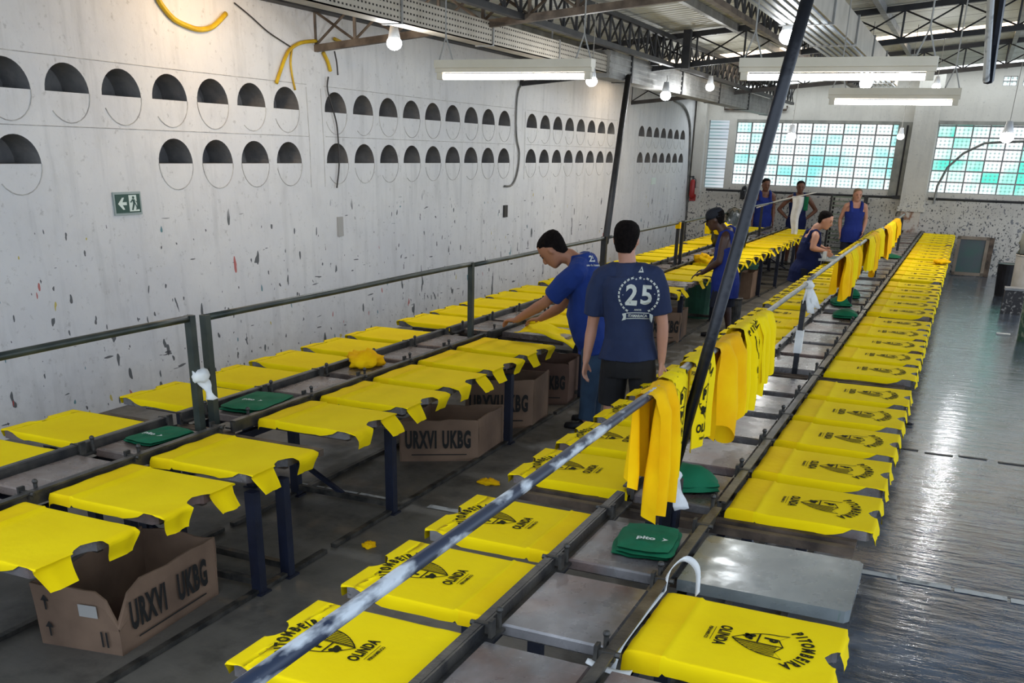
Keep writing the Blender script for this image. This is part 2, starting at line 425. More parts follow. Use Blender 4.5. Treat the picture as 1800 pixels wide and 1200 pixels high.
# text as mesh data (flat, in xy, centred)
def text_m(txt, size, bold=.0, sx=1., align='CENTER', spacing=1.):
    cu = bpy.data.curves.new('t', 'FONT'); cu.body = txt; cu.size = size; cu.align_x = align; cu.align_y = 'CENTER'
    cu.offset = bold; cu.resolution_u = 3; cu.space_character = spacing
    o = bpy.data.objects.new('t', cu); col.objects.link(o)
    dg = bpy.context.evaluated_depsgraph_get(); dg.update()
    me = bpy.data.meshes.new_from_object(o.evaluated_get(dg))
    m = M(); m.v = [(q.co.x*sx, q.co.y, q.co.z) for q in me.vertices]; m.f = [list(p.vertices) for p in me.polygons]; m.mi = [0]*len(m.f)
    bpy.data.objects.remove(o); bpy.data.curves.remove(cu); bpy.data.meshes.remove(me)
    return m
def bake(m, name, mats, voxel, smooth=4, disp=0, dscale=.2):
    me = m.mesh(name+'_raw', mats)
    o = bpy.data.objects.new('tmp', me); col.objects.link(o)
    r = o.modifiers.new('r', 'REMESH'); r.mode = 'VOXEL'; r.voxel_size = voxel; r.use_smooth_shade = True
    if smooth:
        k = o.modifiers.new('s', 'SMOOTH'); k.factor = .5; k.iterations = smooth
    if disp:
        t = bpy.data.textures.new(name, 'CLOUDS'); t.noise_scale = dscale
        d = o.modifiers.new('d', 'DISPLACE'); d.texture = t; d.strength = disp; d.mid_level = .5
    dg = bpy.context.evaluated_depsgraph_get(); dg.update()
    out = bpy.data.meshes.new_from_object(o.evaluated_get(dg)); out.name = name
    bpy.data.objects.remove(o); bpy.data.meshes.remove(me)
    out.polygons.foreach_set('use_smooth', [True]*len(out.polygons))
    out.materials.clear()
    for q in (mats if isinstance(mats, (list, tuple)) else [mats]): out.materials.append(MATS[q])
    return out
# ================================================================ THE ROOM
XW, YB = -7.4, 29.2
def zf(y): return 0.0 if y < 16 else -.28*(y-16)/13.2
def zr(x): return 4.06+.09*(x-XW)
# floor (falls gently towards the far wall)
m = M()
ys = [-2, 0, 4, 8, 12, 16, 20, 24, 29.4]; xs = [-7.6, -4, 0, 4, 9]
m.grid(len(xs), len(ys), lambda a, b: (xs[round(a*(len(xs)-1))], ys[round(b*(len(ys)-1))], zf(ys[round(b*(len(ys)-1))])))
fl = struct(m.build('floor', 'floor_concrete', smooth=True))
# left wall with the half-filled round niches
NR, NP = .245, .636
groups = [(6.05, 7), (10.88, 9), (17.155, 8), (23.89, 7)]
up, lo = [], []
for gi, (y0, n) in enumerate(groups):
    for k in range(n):
        c = y0+NR+k*NP
        up.append(c)
        if gi == 0 and k in (1, 2): continue
        lo.append(c)
up = [groups[0][0]+NR-NP]+up; lo = [groups[0][0]+NR-NP]+lo      # the run carries on past the left edge of the frame
m = M(); A = 16
def band(z0, z1, y0=-1.5, y1=YB+.2):
    m.add([(XW, y0, z0), (XW, y1, z0), (XW, y1, z1), (XW, y0, z1)], [(0, 1, 2, 3)])
def nicheband(zf_, cs):
    h = .265; hw = NR+.02
    prev = -1.5
    for c in cs:
        band(zf_, zf_+h, prev, c-hw); prev = c+hw
        arc, out, back = [], [], []
        for k in range(A+1):
            t = PI*k/A; dy, dz = math.cos(t), math.sin(t)
            arc.append((XW, c+dy*NR, zf_+dz*NR*.96)); back.append((XW-.32, c+dy*NR, zf_+dz*NR*.96))
            f = min(hw/abs(dy) if abs(dy) > 1e-6 else 9, h/dz if dz > 1e-6 else 9)
            out.append((XW, c+dy*f, zf_+dz*f))
        n = A+1
        m.add(arc+out, [(k, k+1, n+k+1, n+k) for k in range(A)])
        m.add([(XW, c+hw, zf_+h), (XW, c-hw, zf_+h)]+out, [])
        # corner slivers are closed by the projected outline itself (15 rays incl. near-corner rays)
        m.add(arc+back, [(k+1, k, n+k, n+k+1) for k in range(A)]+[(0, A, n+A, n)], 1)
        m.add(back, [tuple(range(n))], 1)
    band(zf_, zf_+h, prev, YB+.2)
band(-.4, 2.277); nicheband(2.277, lo); band(2.277+.265, 2.864); nicheband(2.864, up); band(2.864+.265, 4.35)
# corner gap patches (tiny wall triangles behind the projected outline) and the body of the wall
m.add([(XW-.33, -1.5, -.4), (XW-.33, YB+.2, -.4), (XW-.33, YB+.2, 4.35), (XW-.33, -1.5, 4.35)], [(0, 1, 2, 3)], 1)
# trowelled rings where the lower half of each niche was filled, and the edges of the old panels
for z0, cs in ((2.277, lo), (2.864, up)):
    for c in cs:
        pts = [(XW+.001, c+math.cos(t)*NR, z0+.0+math.sin(t)*NR*1.02) for t in [-PI*k/14 for k in range(0, 15)]]
        cut = random.randint(0, 4)
        m.tube(pts[:15-cut] if random.random() < .8 else pts, .0055, 5, 2)
for gi, (y0, n) in enumerate(groups[:3]):
    e = y0+n*NP+.02
    for y in (y0-.06, e):
        m.tube([(XW+.001, y, 2.0), (XW+.001, y+.01, 2.5), (XW+.001, y-.01, 3.12)], .005, 5, 2)
    m.tube([(XW+.001, y0, 3.15), (XW+.001, y0+.5*n*NP, 3.145), (XW+.001, e, 3.15)], .004, 5, 2)
    m.tube([(XW+.001, y0, 2.585), (XW+.001, e, 2.58)], .004, 5, 2)
struct(m.build('wall_left', ['plaster_left', 'niche_plaster', 'crack']))
# long cracks and chips on the left wall
# far wall: solid parts around three glass-block openings
m = M()
def wb(x0, x1, z0, z1, y0=YB, y1=YB+.25, mi=0): m.bb((x0, y0, z0), (x1, y1, z1), mi)
wb(-7.7, 9, -.5, 1.62)
wb(-7.7, -7.0, 1.62, 4.3); wb(-6.43, -6.22, 1.62, 4.3); wb(-7.0, -6.43, 3.40, 4.3)
wb(-6.22, -1.96, 1.62, 1.74); wb(-6.22, -1.96, 3.36, 4.5)
wb(-1.96, -1.0, 1.62, 5.0)
wb(-1.0, 9, 1.62, 1.72); wb(-1.0, 9, 3.37, 4.28); wb(-1.0, .3, 4.28, 5.2); wb(.3, 9, 4.50, 5.6)
wb(.62, .75, 4.28, 4.5); wb(1.1, 9, 4.28, 4.5)
struct(m.build('wall_back', 'plaster_back'))
# windows
block_mat('glass_left', .41, .271, 4, 3, (1, 1, 1, 1), (.22, .90, .86, 1), .85, .92)
block_mat('glass_right', .41, .271, 4, 3, (1, 1, 1, 1), (.12, .86, .66, 1), 1.15, .92)
block_mat('glass_side', 2.0, .26, 1, 3, (.80, .86, .92, 1), (.55, .66, .78, 1), .6, .62)
def window(name, x0, x1, z0, z1, px, pz, glass, bar=.035):
    w, h = x1-x0, z1-z0
    f = M()
    nx = max(1, round(w/px)); nz = max(1, round(h/pz))
    for i in range(nx+1):
        x = i*px
        if x <= w+.02: f.bb((x-bar/2, -.035, 0), (x+bar/2, .03, h))
    for j in range(nz+1): f.bb((0, -.03, j*pz-bar/2), (w, .03, j*pz+bar/2))
    o = struct(f.build(name, 'frame_grey', loc=(x0, YB+.10, z0)))
    p = M(); p.add([(0, 0, 0), (w, 0, 0), (w, 0, h), (0, 0, h)], [(0, 1, 2, 3)])
    p.build('pane', glass, parent=o, loc=(0, .015, 0))
    return o
window('window_1', -6.22, -1.96, 1.74, 3.36, .41, .271, 'glass_left')
window('window_2', -1.0, 9.0, 1.72, 3.37, .41, .271, 'glass_right')
window('window_3', -7.0, -6.43, 1.62, 3.40, .57, .26, 'glass_side', .02)
window('window_4', .3, .62, 4.28, 4.5, .16, .11, 'glass_left', .02)
window('window_5', .75, 1.1, 4.28, 4.5, .16, .11, 'glass_left', .02)
# mullion-side blank panel of the left window, column, ledges
m = M(); m.bb((-1.98, YB-.06, 1.62), (-1.64, YB, 3.42)); struct(m.build('trim_1', 'conc'))
m = M()
m.bb((-1.62, YB-.32, 1.30), (-1.02, YB, 5.0)); m.bb((-1.66, YB-.35, 1.24), (-.98, YB, 1.36))
m.bb((-1.56, YB-.28, -.5), (-1.08, YB, 1.24), 1)
struct(m.build('trim_2', ['plaster_back', 'brick']))
m = M(); m.bb((-6.2, YB-.10, 3.36), (-1.96, YB, 3.43)); m.bb((-1.0, YB-.10, 3.37), (9, YB, 3.46)); struct(m.build('trim_3', 'conc'))
m = M(); m.bb((-7.34, YB-.22, -.4), (-7.05, YB, 4.2)); struct(m.build('trim_4', 'plaster_back'))
# black pipe along the far wall under the windows with its riser
m = M(); m.tube([(-6.9, YB-.05, 1.57), (-1.7, YB-.05, 1.57)], .03, 8); m.tube([(-1.75, YB-.07, 1.57), (-1.75, YB-.07, 3.34)], .022, 8)
m.box((-1.75, YB-.07, 1.57), (.18, .06, .08))
m.tube([(-.95, YB-.05, 1.57), (8.5, YB-.05, 1.57)], .03, 8)
tag(m.build('wall_pipe', 'truss_black'), 'black pipe running along the far wall just under the glass-block windows', 'pipe')
m = M(); m.tube([(-6.6, YB-.04, 3.78), (-6.6, YB-.06, 3.68), (-4.9, YB-.06, 3.68), (-4.9, YB-.04, 3.78)], .025, 8)
tag(m.build('wall_bar', 'steel_rust'), 'thin rusty bar fixed high on the far wall above the left window', 'bar')
m = M(); pts = [(-.80, 1.45), (-.78, 1.9), (-.62, 2.35), (-.3, 2.7), (.15, 2.95), (.5, 2.98), (1.2, 3.02), (2, 3.0)]
m.tube([(x, YB-.1, z) for x, z in pts], .03, 8)
tag(m.build('window_conduit', 'rail_grey'), 'grey curved conduit arching across the right-hand glass-block window', 'conduit')
# roof
m = M(); gaps = []
ysr = [1.6, 20.5, 21.75, 28.2, 28.75, YB+.3]
for i, nm in ((0, 'r'), (2, 'r'), (4, 'r')):
    a, b = ysr[i], ysr[i+1]
    m.add([(XW-.3, a, zr(XW-.3)), (9, a, zr(9)), (9, b, zr(9)), (XW-.3, b, zr(XW-.3))], [(0, 3, 2, 1)])
    m.add([(XW-.3, a, zr(XW-.3)+.03), (9, a, zr(9)+.03), (9, b, zr(9)+.03), (XW-.3, b, zr(XW-.3)+.03)], [(0, 1, 2, 3)])
struct(m.build('ceiling', 'roof_sheet'))
for nm, a, b, mt, lb in (('warm', 20.5, 21.75, 'skylight_warm', 'warm glowing translucent strip across the roof in front of the far bay'), ('white', 28.2, 28.75, 'skylight_white', 'narrow bright strip of daylight in the roof right at the far wall')):
    m = M(); m.add([(XW-.1, a, zr(XW-.1)), (9, a, zr(9)), (9, b, zr(9)), (XW-.1, b, zr(XW-.1))], [(0, 3, 2, 1)])
    tag(m.build('skylight', mt), lb, 'skylight')
# dark eaves beam along the head of the left wall
m = M(); m.bb((XW+.0, 1.6, 3.93), (XW+.16, YB-.3, 4.05))
tag(m.build('eaves_beam', 'truss_black'), 'dark beam lying along the top of the left wall under the roof sheets', 'beam')
# ---------------------------------------------------------------- roof trusses
def lattice(m, P, Q, lo_off, hi_off, step, w, mi=0, posts=True):
    # zigzag web between bottom chord (P->Q + lo_off) and top chord (+hi_off)
    P, Q = V(P), V(Q); L = (Q-P).length; n = max(1, round(L/step)); d = (Q-P)/n
    for k in range(n):
        a, b = P+d*k, P+d*(k+1)
        m.tube([a+V((0, 0, lo_off)), b+V((0, 0, hi_off))], w, 5, mi); m.tube([a+V((0, 0, hi_off)), b+V((0, 0, lo_off))], w, 5, mi)
        if posts: m.tube([a+V((0, 0, lo_off)), a+V((0, 0, hi_off))], w*1.4, 5, mi)
def zb(x): return 3.55+.094*(x-XW)
for Y, mb, lbl in ((10.75, 'truss_brown', 'rust-brown roof truss nearest the camera, meeting the left wall above the first niches'), (16.84, 'truss_black', 'black latticed roof truss crossing in the middle of the hall behind the lamps'), (23.17, 'truss_black', 'black latticed roof truss crossing just in front of the far wall')):
    X1 = 8.6; t = thing('roof_truss', lbl, 'truss', (XW, Y, zb(XW)))
    a, b = V((0, 0, 0)), V((X1-XW, 0, zb(X1)-zb(XW)))
    M().bar(a, b, .07, .075).build('bottom_chord', mb, t)
    M().bar(a+V((0, 0, .43)), b+V((0, 0, .43)), .07, .08).build('top_chord', mb if Y > 12 else 'truss_black', t)
    q = M(); lattice(q, a, b, .03, .40, .78 if Y > 12 else .55, .012 if Y > 12 else .016); q.build('web_bars', mb, t)
for X, zlo, zhi, y0, y1, lbl, wv in ((-4.72, 3.82, 4.20, 9.0, 28.9, 'close-latticed black girder running lengthwise left of the middle of the roof', .014), (-2.75, 3.98, 4.36, 6.0, 28.9, 'long lattice girder under the roof beside the right-hand grey duct', .012)):
    t = thing('roof_girder', lbl, 'girder', (X, y0, zlo))
    L_ = y1-y0
    M().bb((-.04, 0, -.03), (.04, L_, .03)).build('bottom_chord', 'truss_black' if X < -4 else 'truss_brown', t)
    M().bb((-.04, 0, zhi-zlo-.03), (.04, L_, zhi-zlo+.03)).build('top_chord', 'truss_black', t)
    q = M(); lattice(q, (0, 0, 0), (0, L_, 0), .02, zhi-zlo-.02, .42, wv); q.build('web_bars', 'truss_black', t)
# purlins
for i, X in enumerate((-6.3, -3.75, -1.6, .3, 2.4, 4.5, 6.6)):
    m = M(); m.bb((-.04, 0, -.1), (.04, 27.3, 0)); 
    o = m.build('purlin', 'duct_grey', loc=(X, 1.7, zr(X)-.005))
    tag(o, ['grey roof purlin nearest the left wall', 'grey roof purlin just right of the black lattice girder', 'grey roof purlin right of the large grey duct', 'grey roof purlin over the right-hand table row', 'grey roof purlin right of the right-hand aisle', 'grey roof purlin second from the right end of the roof', 'grey roof purlin at the right end of the roof'][i], 'purlin', )
# middle post hanging under the second truss, hanging columns
for x, y, a, b, lb in ((-4.95, 16.6, 3.8, 4.28, 'short black post hung under the roof where girder and middle truss cross'), (-4.45, 16.6, 3.75, 4.3, 'second short black post beside the crossing of girder and middle truss')):
    m = M(); m.bb((-.06, -.05, 0), (.06, .05, b-a)); tag(m.build('hanger_post', 'truss_black', loc=(x, y, a)), lb, 'post')
# dark column dropping from the roof at the upper right
m = M(); q0 = W(1762, -30, 13.0); m.tube([V((q0.x, q0.y, zr(q0.x)-.08)), q0, W(1746, 75, 13.3), W(1737, 142, 13.6)], .062, 8); m.tube([W(1743, -20, 12.7), W(1738, 60, 13.1), W(1733, 142, 13.4)], .038, 8, 1)
o = tag(m.build('downpipe', ['pole_navy', 'white_paint']), 'dark downpipe with a paint-spotted pipe beside it, slanting from the roof at upper right', 'pipe')
# ---------------------------------------------------------------- cable trays / ducts
t = thing('cable_tray', 'long beige perforated cable tray hanging beside the left wall', 'cable tray', (-5.2, 5.5, 3.56))
q = M(); q.bb((-.1, 0, 0), (.1, 9.2, .012)); q.bb((.092, 0, 0), (.1, 9.2, .23)); q.bb((-.1, 0, 0), (-.092, 9.2, .23))
for i in range(150):
    for j in range(4):
        y = .06+i*.061; z = .035+j*.053
        q.add([(.1015, y, z), (.1015, y+.028, z), (.1015, y+.028, z+.016), (.1015, y, z+.016)], [(0, 1, 2, 3)], 1)
q.build('channel', ['duct', 'hole'], t)
for y in (1.2, 3.3, 5.3, 7.3): q = M(); q.bb((-.11, y, -.01), (.11, y+.03, .25)); q.tube([(0, y, .24), (0, y, .5)], .012, 5); q.build('bracket', 'duct_grey', t)
t = thing('cable_duct', 'grey ribbed cable duct continuing the beige tray towards the far wall', 'cable duct', (-5.2, 14.7, 3.50))
q = M(); q.bb((-.14, 0, 0), (.14, 13.8, .36)); q.build('channel', 'duct_grey', t)
q = M()
for j in range(4): q.bb((.14, 0, .04+j*.08), (.152, 13.8, .065+j*.08))
q.build('ribs', 'duct_grey', t)
for y in (1, 4, 7, 10, 13): q = M(); q.bb((-.16, y, -.01), (.165, y+.05, .38)); q.build('bracket', 'truss_black', t)
t = thing('air_duct', 'large beige-sided duct with ribbed underside hanging at upper right', 'duct', (-1.70, 4.0, 3.68))
q = M(); q.bb((-.22, 0, 0), (.25, 15.5, .27)); q.build('channel', 'duct', t)
q = M()
for j in range(6): q.bb((-.21+j*.078, 0, -.016), (-.17+j*.078, 15.5, 0))
q.build('ribs', 'duct_under', t)
for k in range(8): q = M(); q.bb((-.24, .5+k*2.0, -.022), (.27, .54+k*2.0, .29)); q.build('bracket', 'duct_grey', t)
# ---------------------------------------------------------------- lamps
def fixture(x0, x1, Y, z, lbl, ztop):
    L_ = x1-x0
    t = thing('tube_lamp', lbl, 'lamp', ((x0+x1)/2, Y, z))
    q = M(); q.prism([(-L_/2, -.05), (L_/2, -.05), (L_/2, .05), (-L_/2, .05)], .06, .115); q.bb((-L_/2, -.03, .03), (L_/2, .03, .06)); q.build('housing', 'lamp_body', t)
    q = M(); q.tube([(-L_/2+.06, 0, 0), (L_/2-.06, 0, 0)], .021, 10); q.build('tube', 'tube', t)
    for s in (-1, 1):
        q = M(); q.bb((s*(L_/2-.06), -.02, -.02), (s*(L_/2-.01), .02, .05)); q.build('socket', 'lamp_body', t)
        q = M(); xx = s*(L_/2-.08); q.tube([(xx-.06, 0, .11), (xx, 0, .28), (xx, 0, ztop-z)], .006, 5); q.tube([(xx+.06, 0, .11), (xx, 0, .28)], .006, 5)
        q.build('hanging_wire', 'wire', t)
p, q_ = W(768, 130, 7.4), W(1042, 130, 7.4); fixture(p.x, q_.x, 7.4, p.z-.02, 'fluorescent tube lamp hanging in front of the left wall, leftmost of the three tube lamps', 4.4)
p, q_ = W(1300, 130, 7.3), W(1646, 126, 7.3); fixture(p.x, q_.x, 7.3, p.z-.02, 'fluorescent tube lamp crossed by the leaning dark pole, largest of the three tube lamps', 4.6)
p, q_ = W(1456, 175, 10.0), W(1688, 173, 10.0); fixture(p.x, q_.x, 10.0, p.z-.02, 'fluorescent tube lamp hanging lowest and farthest right, against the far wall', 4.7)
def bulb(px, py, Y, lbl, r=.05, short=False):
    c = W(px, py, Y); t = thing('light_bulb', lbl, 'light bulb', c)
    q = M(); q.ball((0, 0, 0), r, 14, sq=(1, 1, .85)); q.build('glass', 'bulb', t, smooth=True)
    q = M(); q.tube([(0, 0, r*.6), (0, 0, r*1.5), (0, 0, r*2.3)], [r*.8, r*.62, r*.45], 12); q.build('neck', 'bulb_socket', t, smooth=True)
    zt = .10+r*2.3 if short else zr(c.x)-c.z-.05
    q = M(); q.tube([(0, 0, r*2.3), (.01, 0, zt*.5+r), (0, 0, zt)], .006, 5); q.build('cord', 'wire', t)
    return c
BL = [bulb(693, 76, 9.2, 'glowing bulb under the perforated tray, leftmost of the bulbs', .075, True),
 bulb(1040, 143, 12.3, 'glowing bulb right beside the end of the left tube lamp', .07),
 bulb(1170, 168, 17.3, 'glowing bulb under the ribbed grey duct near the wall corner', .09, True),
 bulb(1248, 153, 19.0, 'small glowing bulb between the duct and the black girder', .08),
 bulb(1385, 64, 10.6, 'glowing bulb half hidden behind the leaning dark pole', .085, True),
 bulb(1522, 147, 18, 'glowing bulb just above the middle of the lowest tube lamp', .10),
 bulb(1646, 152, 20, 'small glowing bulb right of the others above the lowest tube lamp', .07),
 bulb(1391, 240, 19, 'glowing bulb hanging in front of the left glass-block window', .085),
 bulb(1583, 240, 19, 'small bulb hanging at the right edge of the left glass-block window', .06),
 bulb(1770, 241, 18, 'glowing bulb hanging in front of the right glass-block window', .10)]
cw = V((-6.45, 8.5, 4.05)); t = thing('light_bulb', 'added warm bulb out of view, tinting the top of the left wall', 'light bulb', cw)  # added lamp, out of view, put in to warm the upper left wall
M().ball((0, 0, 0), .05, 12).build('glass', 'added_bulb_warm', t, smooth=True); M().tube([(0, 0, .04), (0, 0, .1)], .03, 8).build('neck', 'bulb_socket', t)
# ---------------------------------------------------------------- things on the left wall
sx = XW+.012
a, b = WX(196, 338, XW), WX(249, 376, XW)
yc, zc = (a.y+b.y)/2, (a.z+b.z)/2; w_, h_ = (b.y-a.y)/2, (a.z-b.z)/2
t = thing('exit_sign', 'green emergency exit sign with arrow and running figure on the left wall', 'sign', (XW, yc, zc))
M().bb((0, -w_, -h_), (.014, w_, h_)).build('border', 'sign_edge', t)
M().bb((.012, -w_+.02, -h_+.02), (.018, w_-.02, h_-.02)).build('board', 'sign_green', t)
q = M(); xo = .020
def sp(pts): q.add([(xo, y*w_, z*h_) for y, z in pts], [tuple(range(len(pts)))])
sp([(-.75, 0), (-.42, .52), (-.28, .52), (-.42, .13), (-.12, .13), (-.12, -.13), (-.42, -.13), (-.28, -.52), (-.42, -.52)])
sp([(.05, .72), (.62, .72), (.62, -.55), (.78, -.55), (.78, -.70), (.05, -.70)])
q.build('arrow_and_door', 'sign_white', t)
q = M(); xo = .022
def disc(cy, cz, r): sp([(cy+r*math.cos(k*PI/6)*h_/w_, cz+r*math.sin(k*PI/6)) for k in range(12)])
disc(.38, .5, .13)
sp([(.28, .36), (.48, .34), (.50, -.02), (.34, .0)]); sp([(.34, .02), (.48, .0), (.30, -.62), (.20, -.58)]); sp([(.44, .05), (.52, .0), (.64, -.35), (.58, -.60), (.52, -.58), (.56, -.35)])
sp([(.28, .34), (.34, .30), (.20, .05), (.12, .12)]); sp([(.46, .34), (.50, .26), (.64, .12), (.60, .05)])
q.build('running_figure', 'sign_green', t)
def wallrope(name, pts, r, mt, lbl, cat, off=.024, n=8):
    m = M(); P = [WX(x, y, XW+off) for x, y in pts]
    # smooth
    Q = []
    for i in range(len(P)-1):
        p0, p1, p2, p3 = P[max(i-1, 0)], P[i], P[i+1], P[min(i+2, len(P)-1)]
        for k in range(4):
            s = k/4; Q.append(.5*((2*p1)+(p2-p0)*s+(2*p0-5*p1+4*p2-p3)*s*s+(3*p1-p0-3*p2+p3)*s**3))
    Q.append(P[-1])
    m.tube(Q, r, n); return tag(m.build(name, mt, smooth=True), lbl, cat)
wallrope('hose', [(276, -6), (285, 10), (305, 33), (330, 46), (352, 52), (375, 46), (397, 24)], .026, 'hose', 'thick yellow hose sagging in a loop at the top left of the wall', 'hose')
wallrope('corrugated_hose', [(486, 146), (494, 122), (503, 98), (512, 85), (530, 75), (556, 72)], .02, 'hose', 'yellow corrugated hose bending down above the last niches of the first group', 'hose')
wallrope('corrugated_hose', [(513, 86), (511, 110), (514, 135), (519, 158)], .012, 'hose', 'thin yellow hose dangling straight down onto a round niche', 'hose', .014)
wallrope('corrugated_hose', [(588, 68), (600, 74), (606, 78)], .02, 'hose', 'short yellow hose end poking out above the rusty truss', 'hose', .03)
wallrope('corrugated_hose', [(568, 92), (576, 108), (581, 125)], .022, 'hose', 'dirty yellow hose stub hanging below the rusty truss end', 'hose', .024)
wallrope('wall_cable', [(412, 5), (440, 28), (470, 55), (495, 72), (514, 84)], .007, 'wire_dark', 'thin dark cable running slantwise over the upper left wall to the yellow hose', 'cable', .02, 5)
wallrope('wall_cable', [(577, 135), (576, 160), (590, 210), (594, 240), (596, 290), (592, 330)], .010, 'wire_dark', 'loose dark cable running down across the first niches of the second group', 'cable', .03, 5)
wallrope('wall_cable', [(588, 90), (592, 110), (594, 132)], .010, 'wire_dark', 'short dark strap dangling from the rusty truss by the wall', 'cable', .1, 5)
wallrope('wall_conduit', [(918, 147), (911, 160), (908, 190), (908, 240), (913, 270), (909, 305), (900, 325), (887, 327)], .016, 'rail_grey', 'grey conduit dropping down the wall between the second and third niche groups', 'conduit')
wallrope('wall_conduit', [(1185, 176), (1200, 185), (1210, 205), (1213, 240), (1209, 330), (1206, 390)], .035, 'rail_grey', 'grey conduit curving down the wall beside the last niche group', 'conduit')
m = M(); c = WX(887, 371, XW); m.bb((XW, c.y-.07, c.z-.1), (XW+.03, c.y+.07, c.z+.1)); tag(m.build('wall_slot', 'wire_dark'), 'small black slot cover on the wall below the second niche group', 'cover')
m = M(); c = WX(597, 398, XW); m.bb((XW, c.y-.06, c.z-.12), (XW+.02, c.y+.06, c.z+.12)); tag(m.build('switch_plate', 'paper'), 'small beige plate on the left wall under the second niche group', 'plate')
m = M(); c = WX(1148, 318, XW); m.bb((XW, c.y-.18, c.z-.08), (XW+.02, c.y+.18, c.z+.08)); tag(m.build('wall_notice', 'sign_white'), 'small white notice on the wall below the last niche group', 'notice')
# extinguisher + hose reel on the corner pilaster
c = W(1217, 330, YB-.35); t = thing('fire_extinguisher', 'red fire extinguisher hung in the far left corner', 'fire extinguisher', c)
q = M(); q.tube([(0, 0, -.22), (0, 0, .16)], .075, 12, round_=True); q.build('cylinder', 'red', t, smooth=True)
q = M(); q.tube([(0, 0, .2), (0, 0, .32)], .025, 8); q.bb((-.1, -.02, .28), (.03, .02, .31)); q.tube([(0, 0, .28), (.09, -.02, .22), (.09, -.02, 0)], .012, 6); q.build('valve', 'plastic_black', t)
m = M(); c = W(1217, 347, YB-.3); m.bb((c.x-.09, c.y, c.z-.09), (c.x+.09, c.y+.02, c.z+.09)); tag(m.build('safety_sign', 'red'), 'small red square sign under the fire extinguisher', 'sign')
# ================================================================ PRINTING TABLES
ZT = .74
ORD = ['nearest', 'second', 'third', 'fourth', 'fifth', 'sixth', 'farthest']
BRD = ['first', 'second', 'third', 'fourth', 'last']
def platen_m(L, Wd, neck=True):
    m = M(); n = 8
    pts = [(0, -Wd/2), (L-.02, -Wd/2), (L, -Wd/2+.03)]
    if neck:
        for k in range(n+1):
            t = PI*k/n; pts.append((L-math.sin(t)*.05, -math.cos(t)*.085))
    pts += [(L, Wd/2-.03), (L-.02, Wd/2), (0, Wd/2)]
    m.prism(pts, -.055, 0)
    return m
PL_side = platen_m(.735, .565).mesh('platen', 'platen')
PL_clean = platen_m(.74, .60, False).mesh('platen', 'platen_clean')
PL_short = platen_m(.705, .565).mesh('platen', 'platen')
PL_leftside = platen_m(.70, .565).mesh('platen', 'platen')
q = M(); q.bevbox((0, 0, -.0275), (.44, .585, .055), .008); PL_mid = q.mesh('platen', 'platen')
q = M(); q.bevbox((0, 0, -.0275), (.33, .60, .055), .008); PL_midL = q.mesh('platen', 'platen_brown')
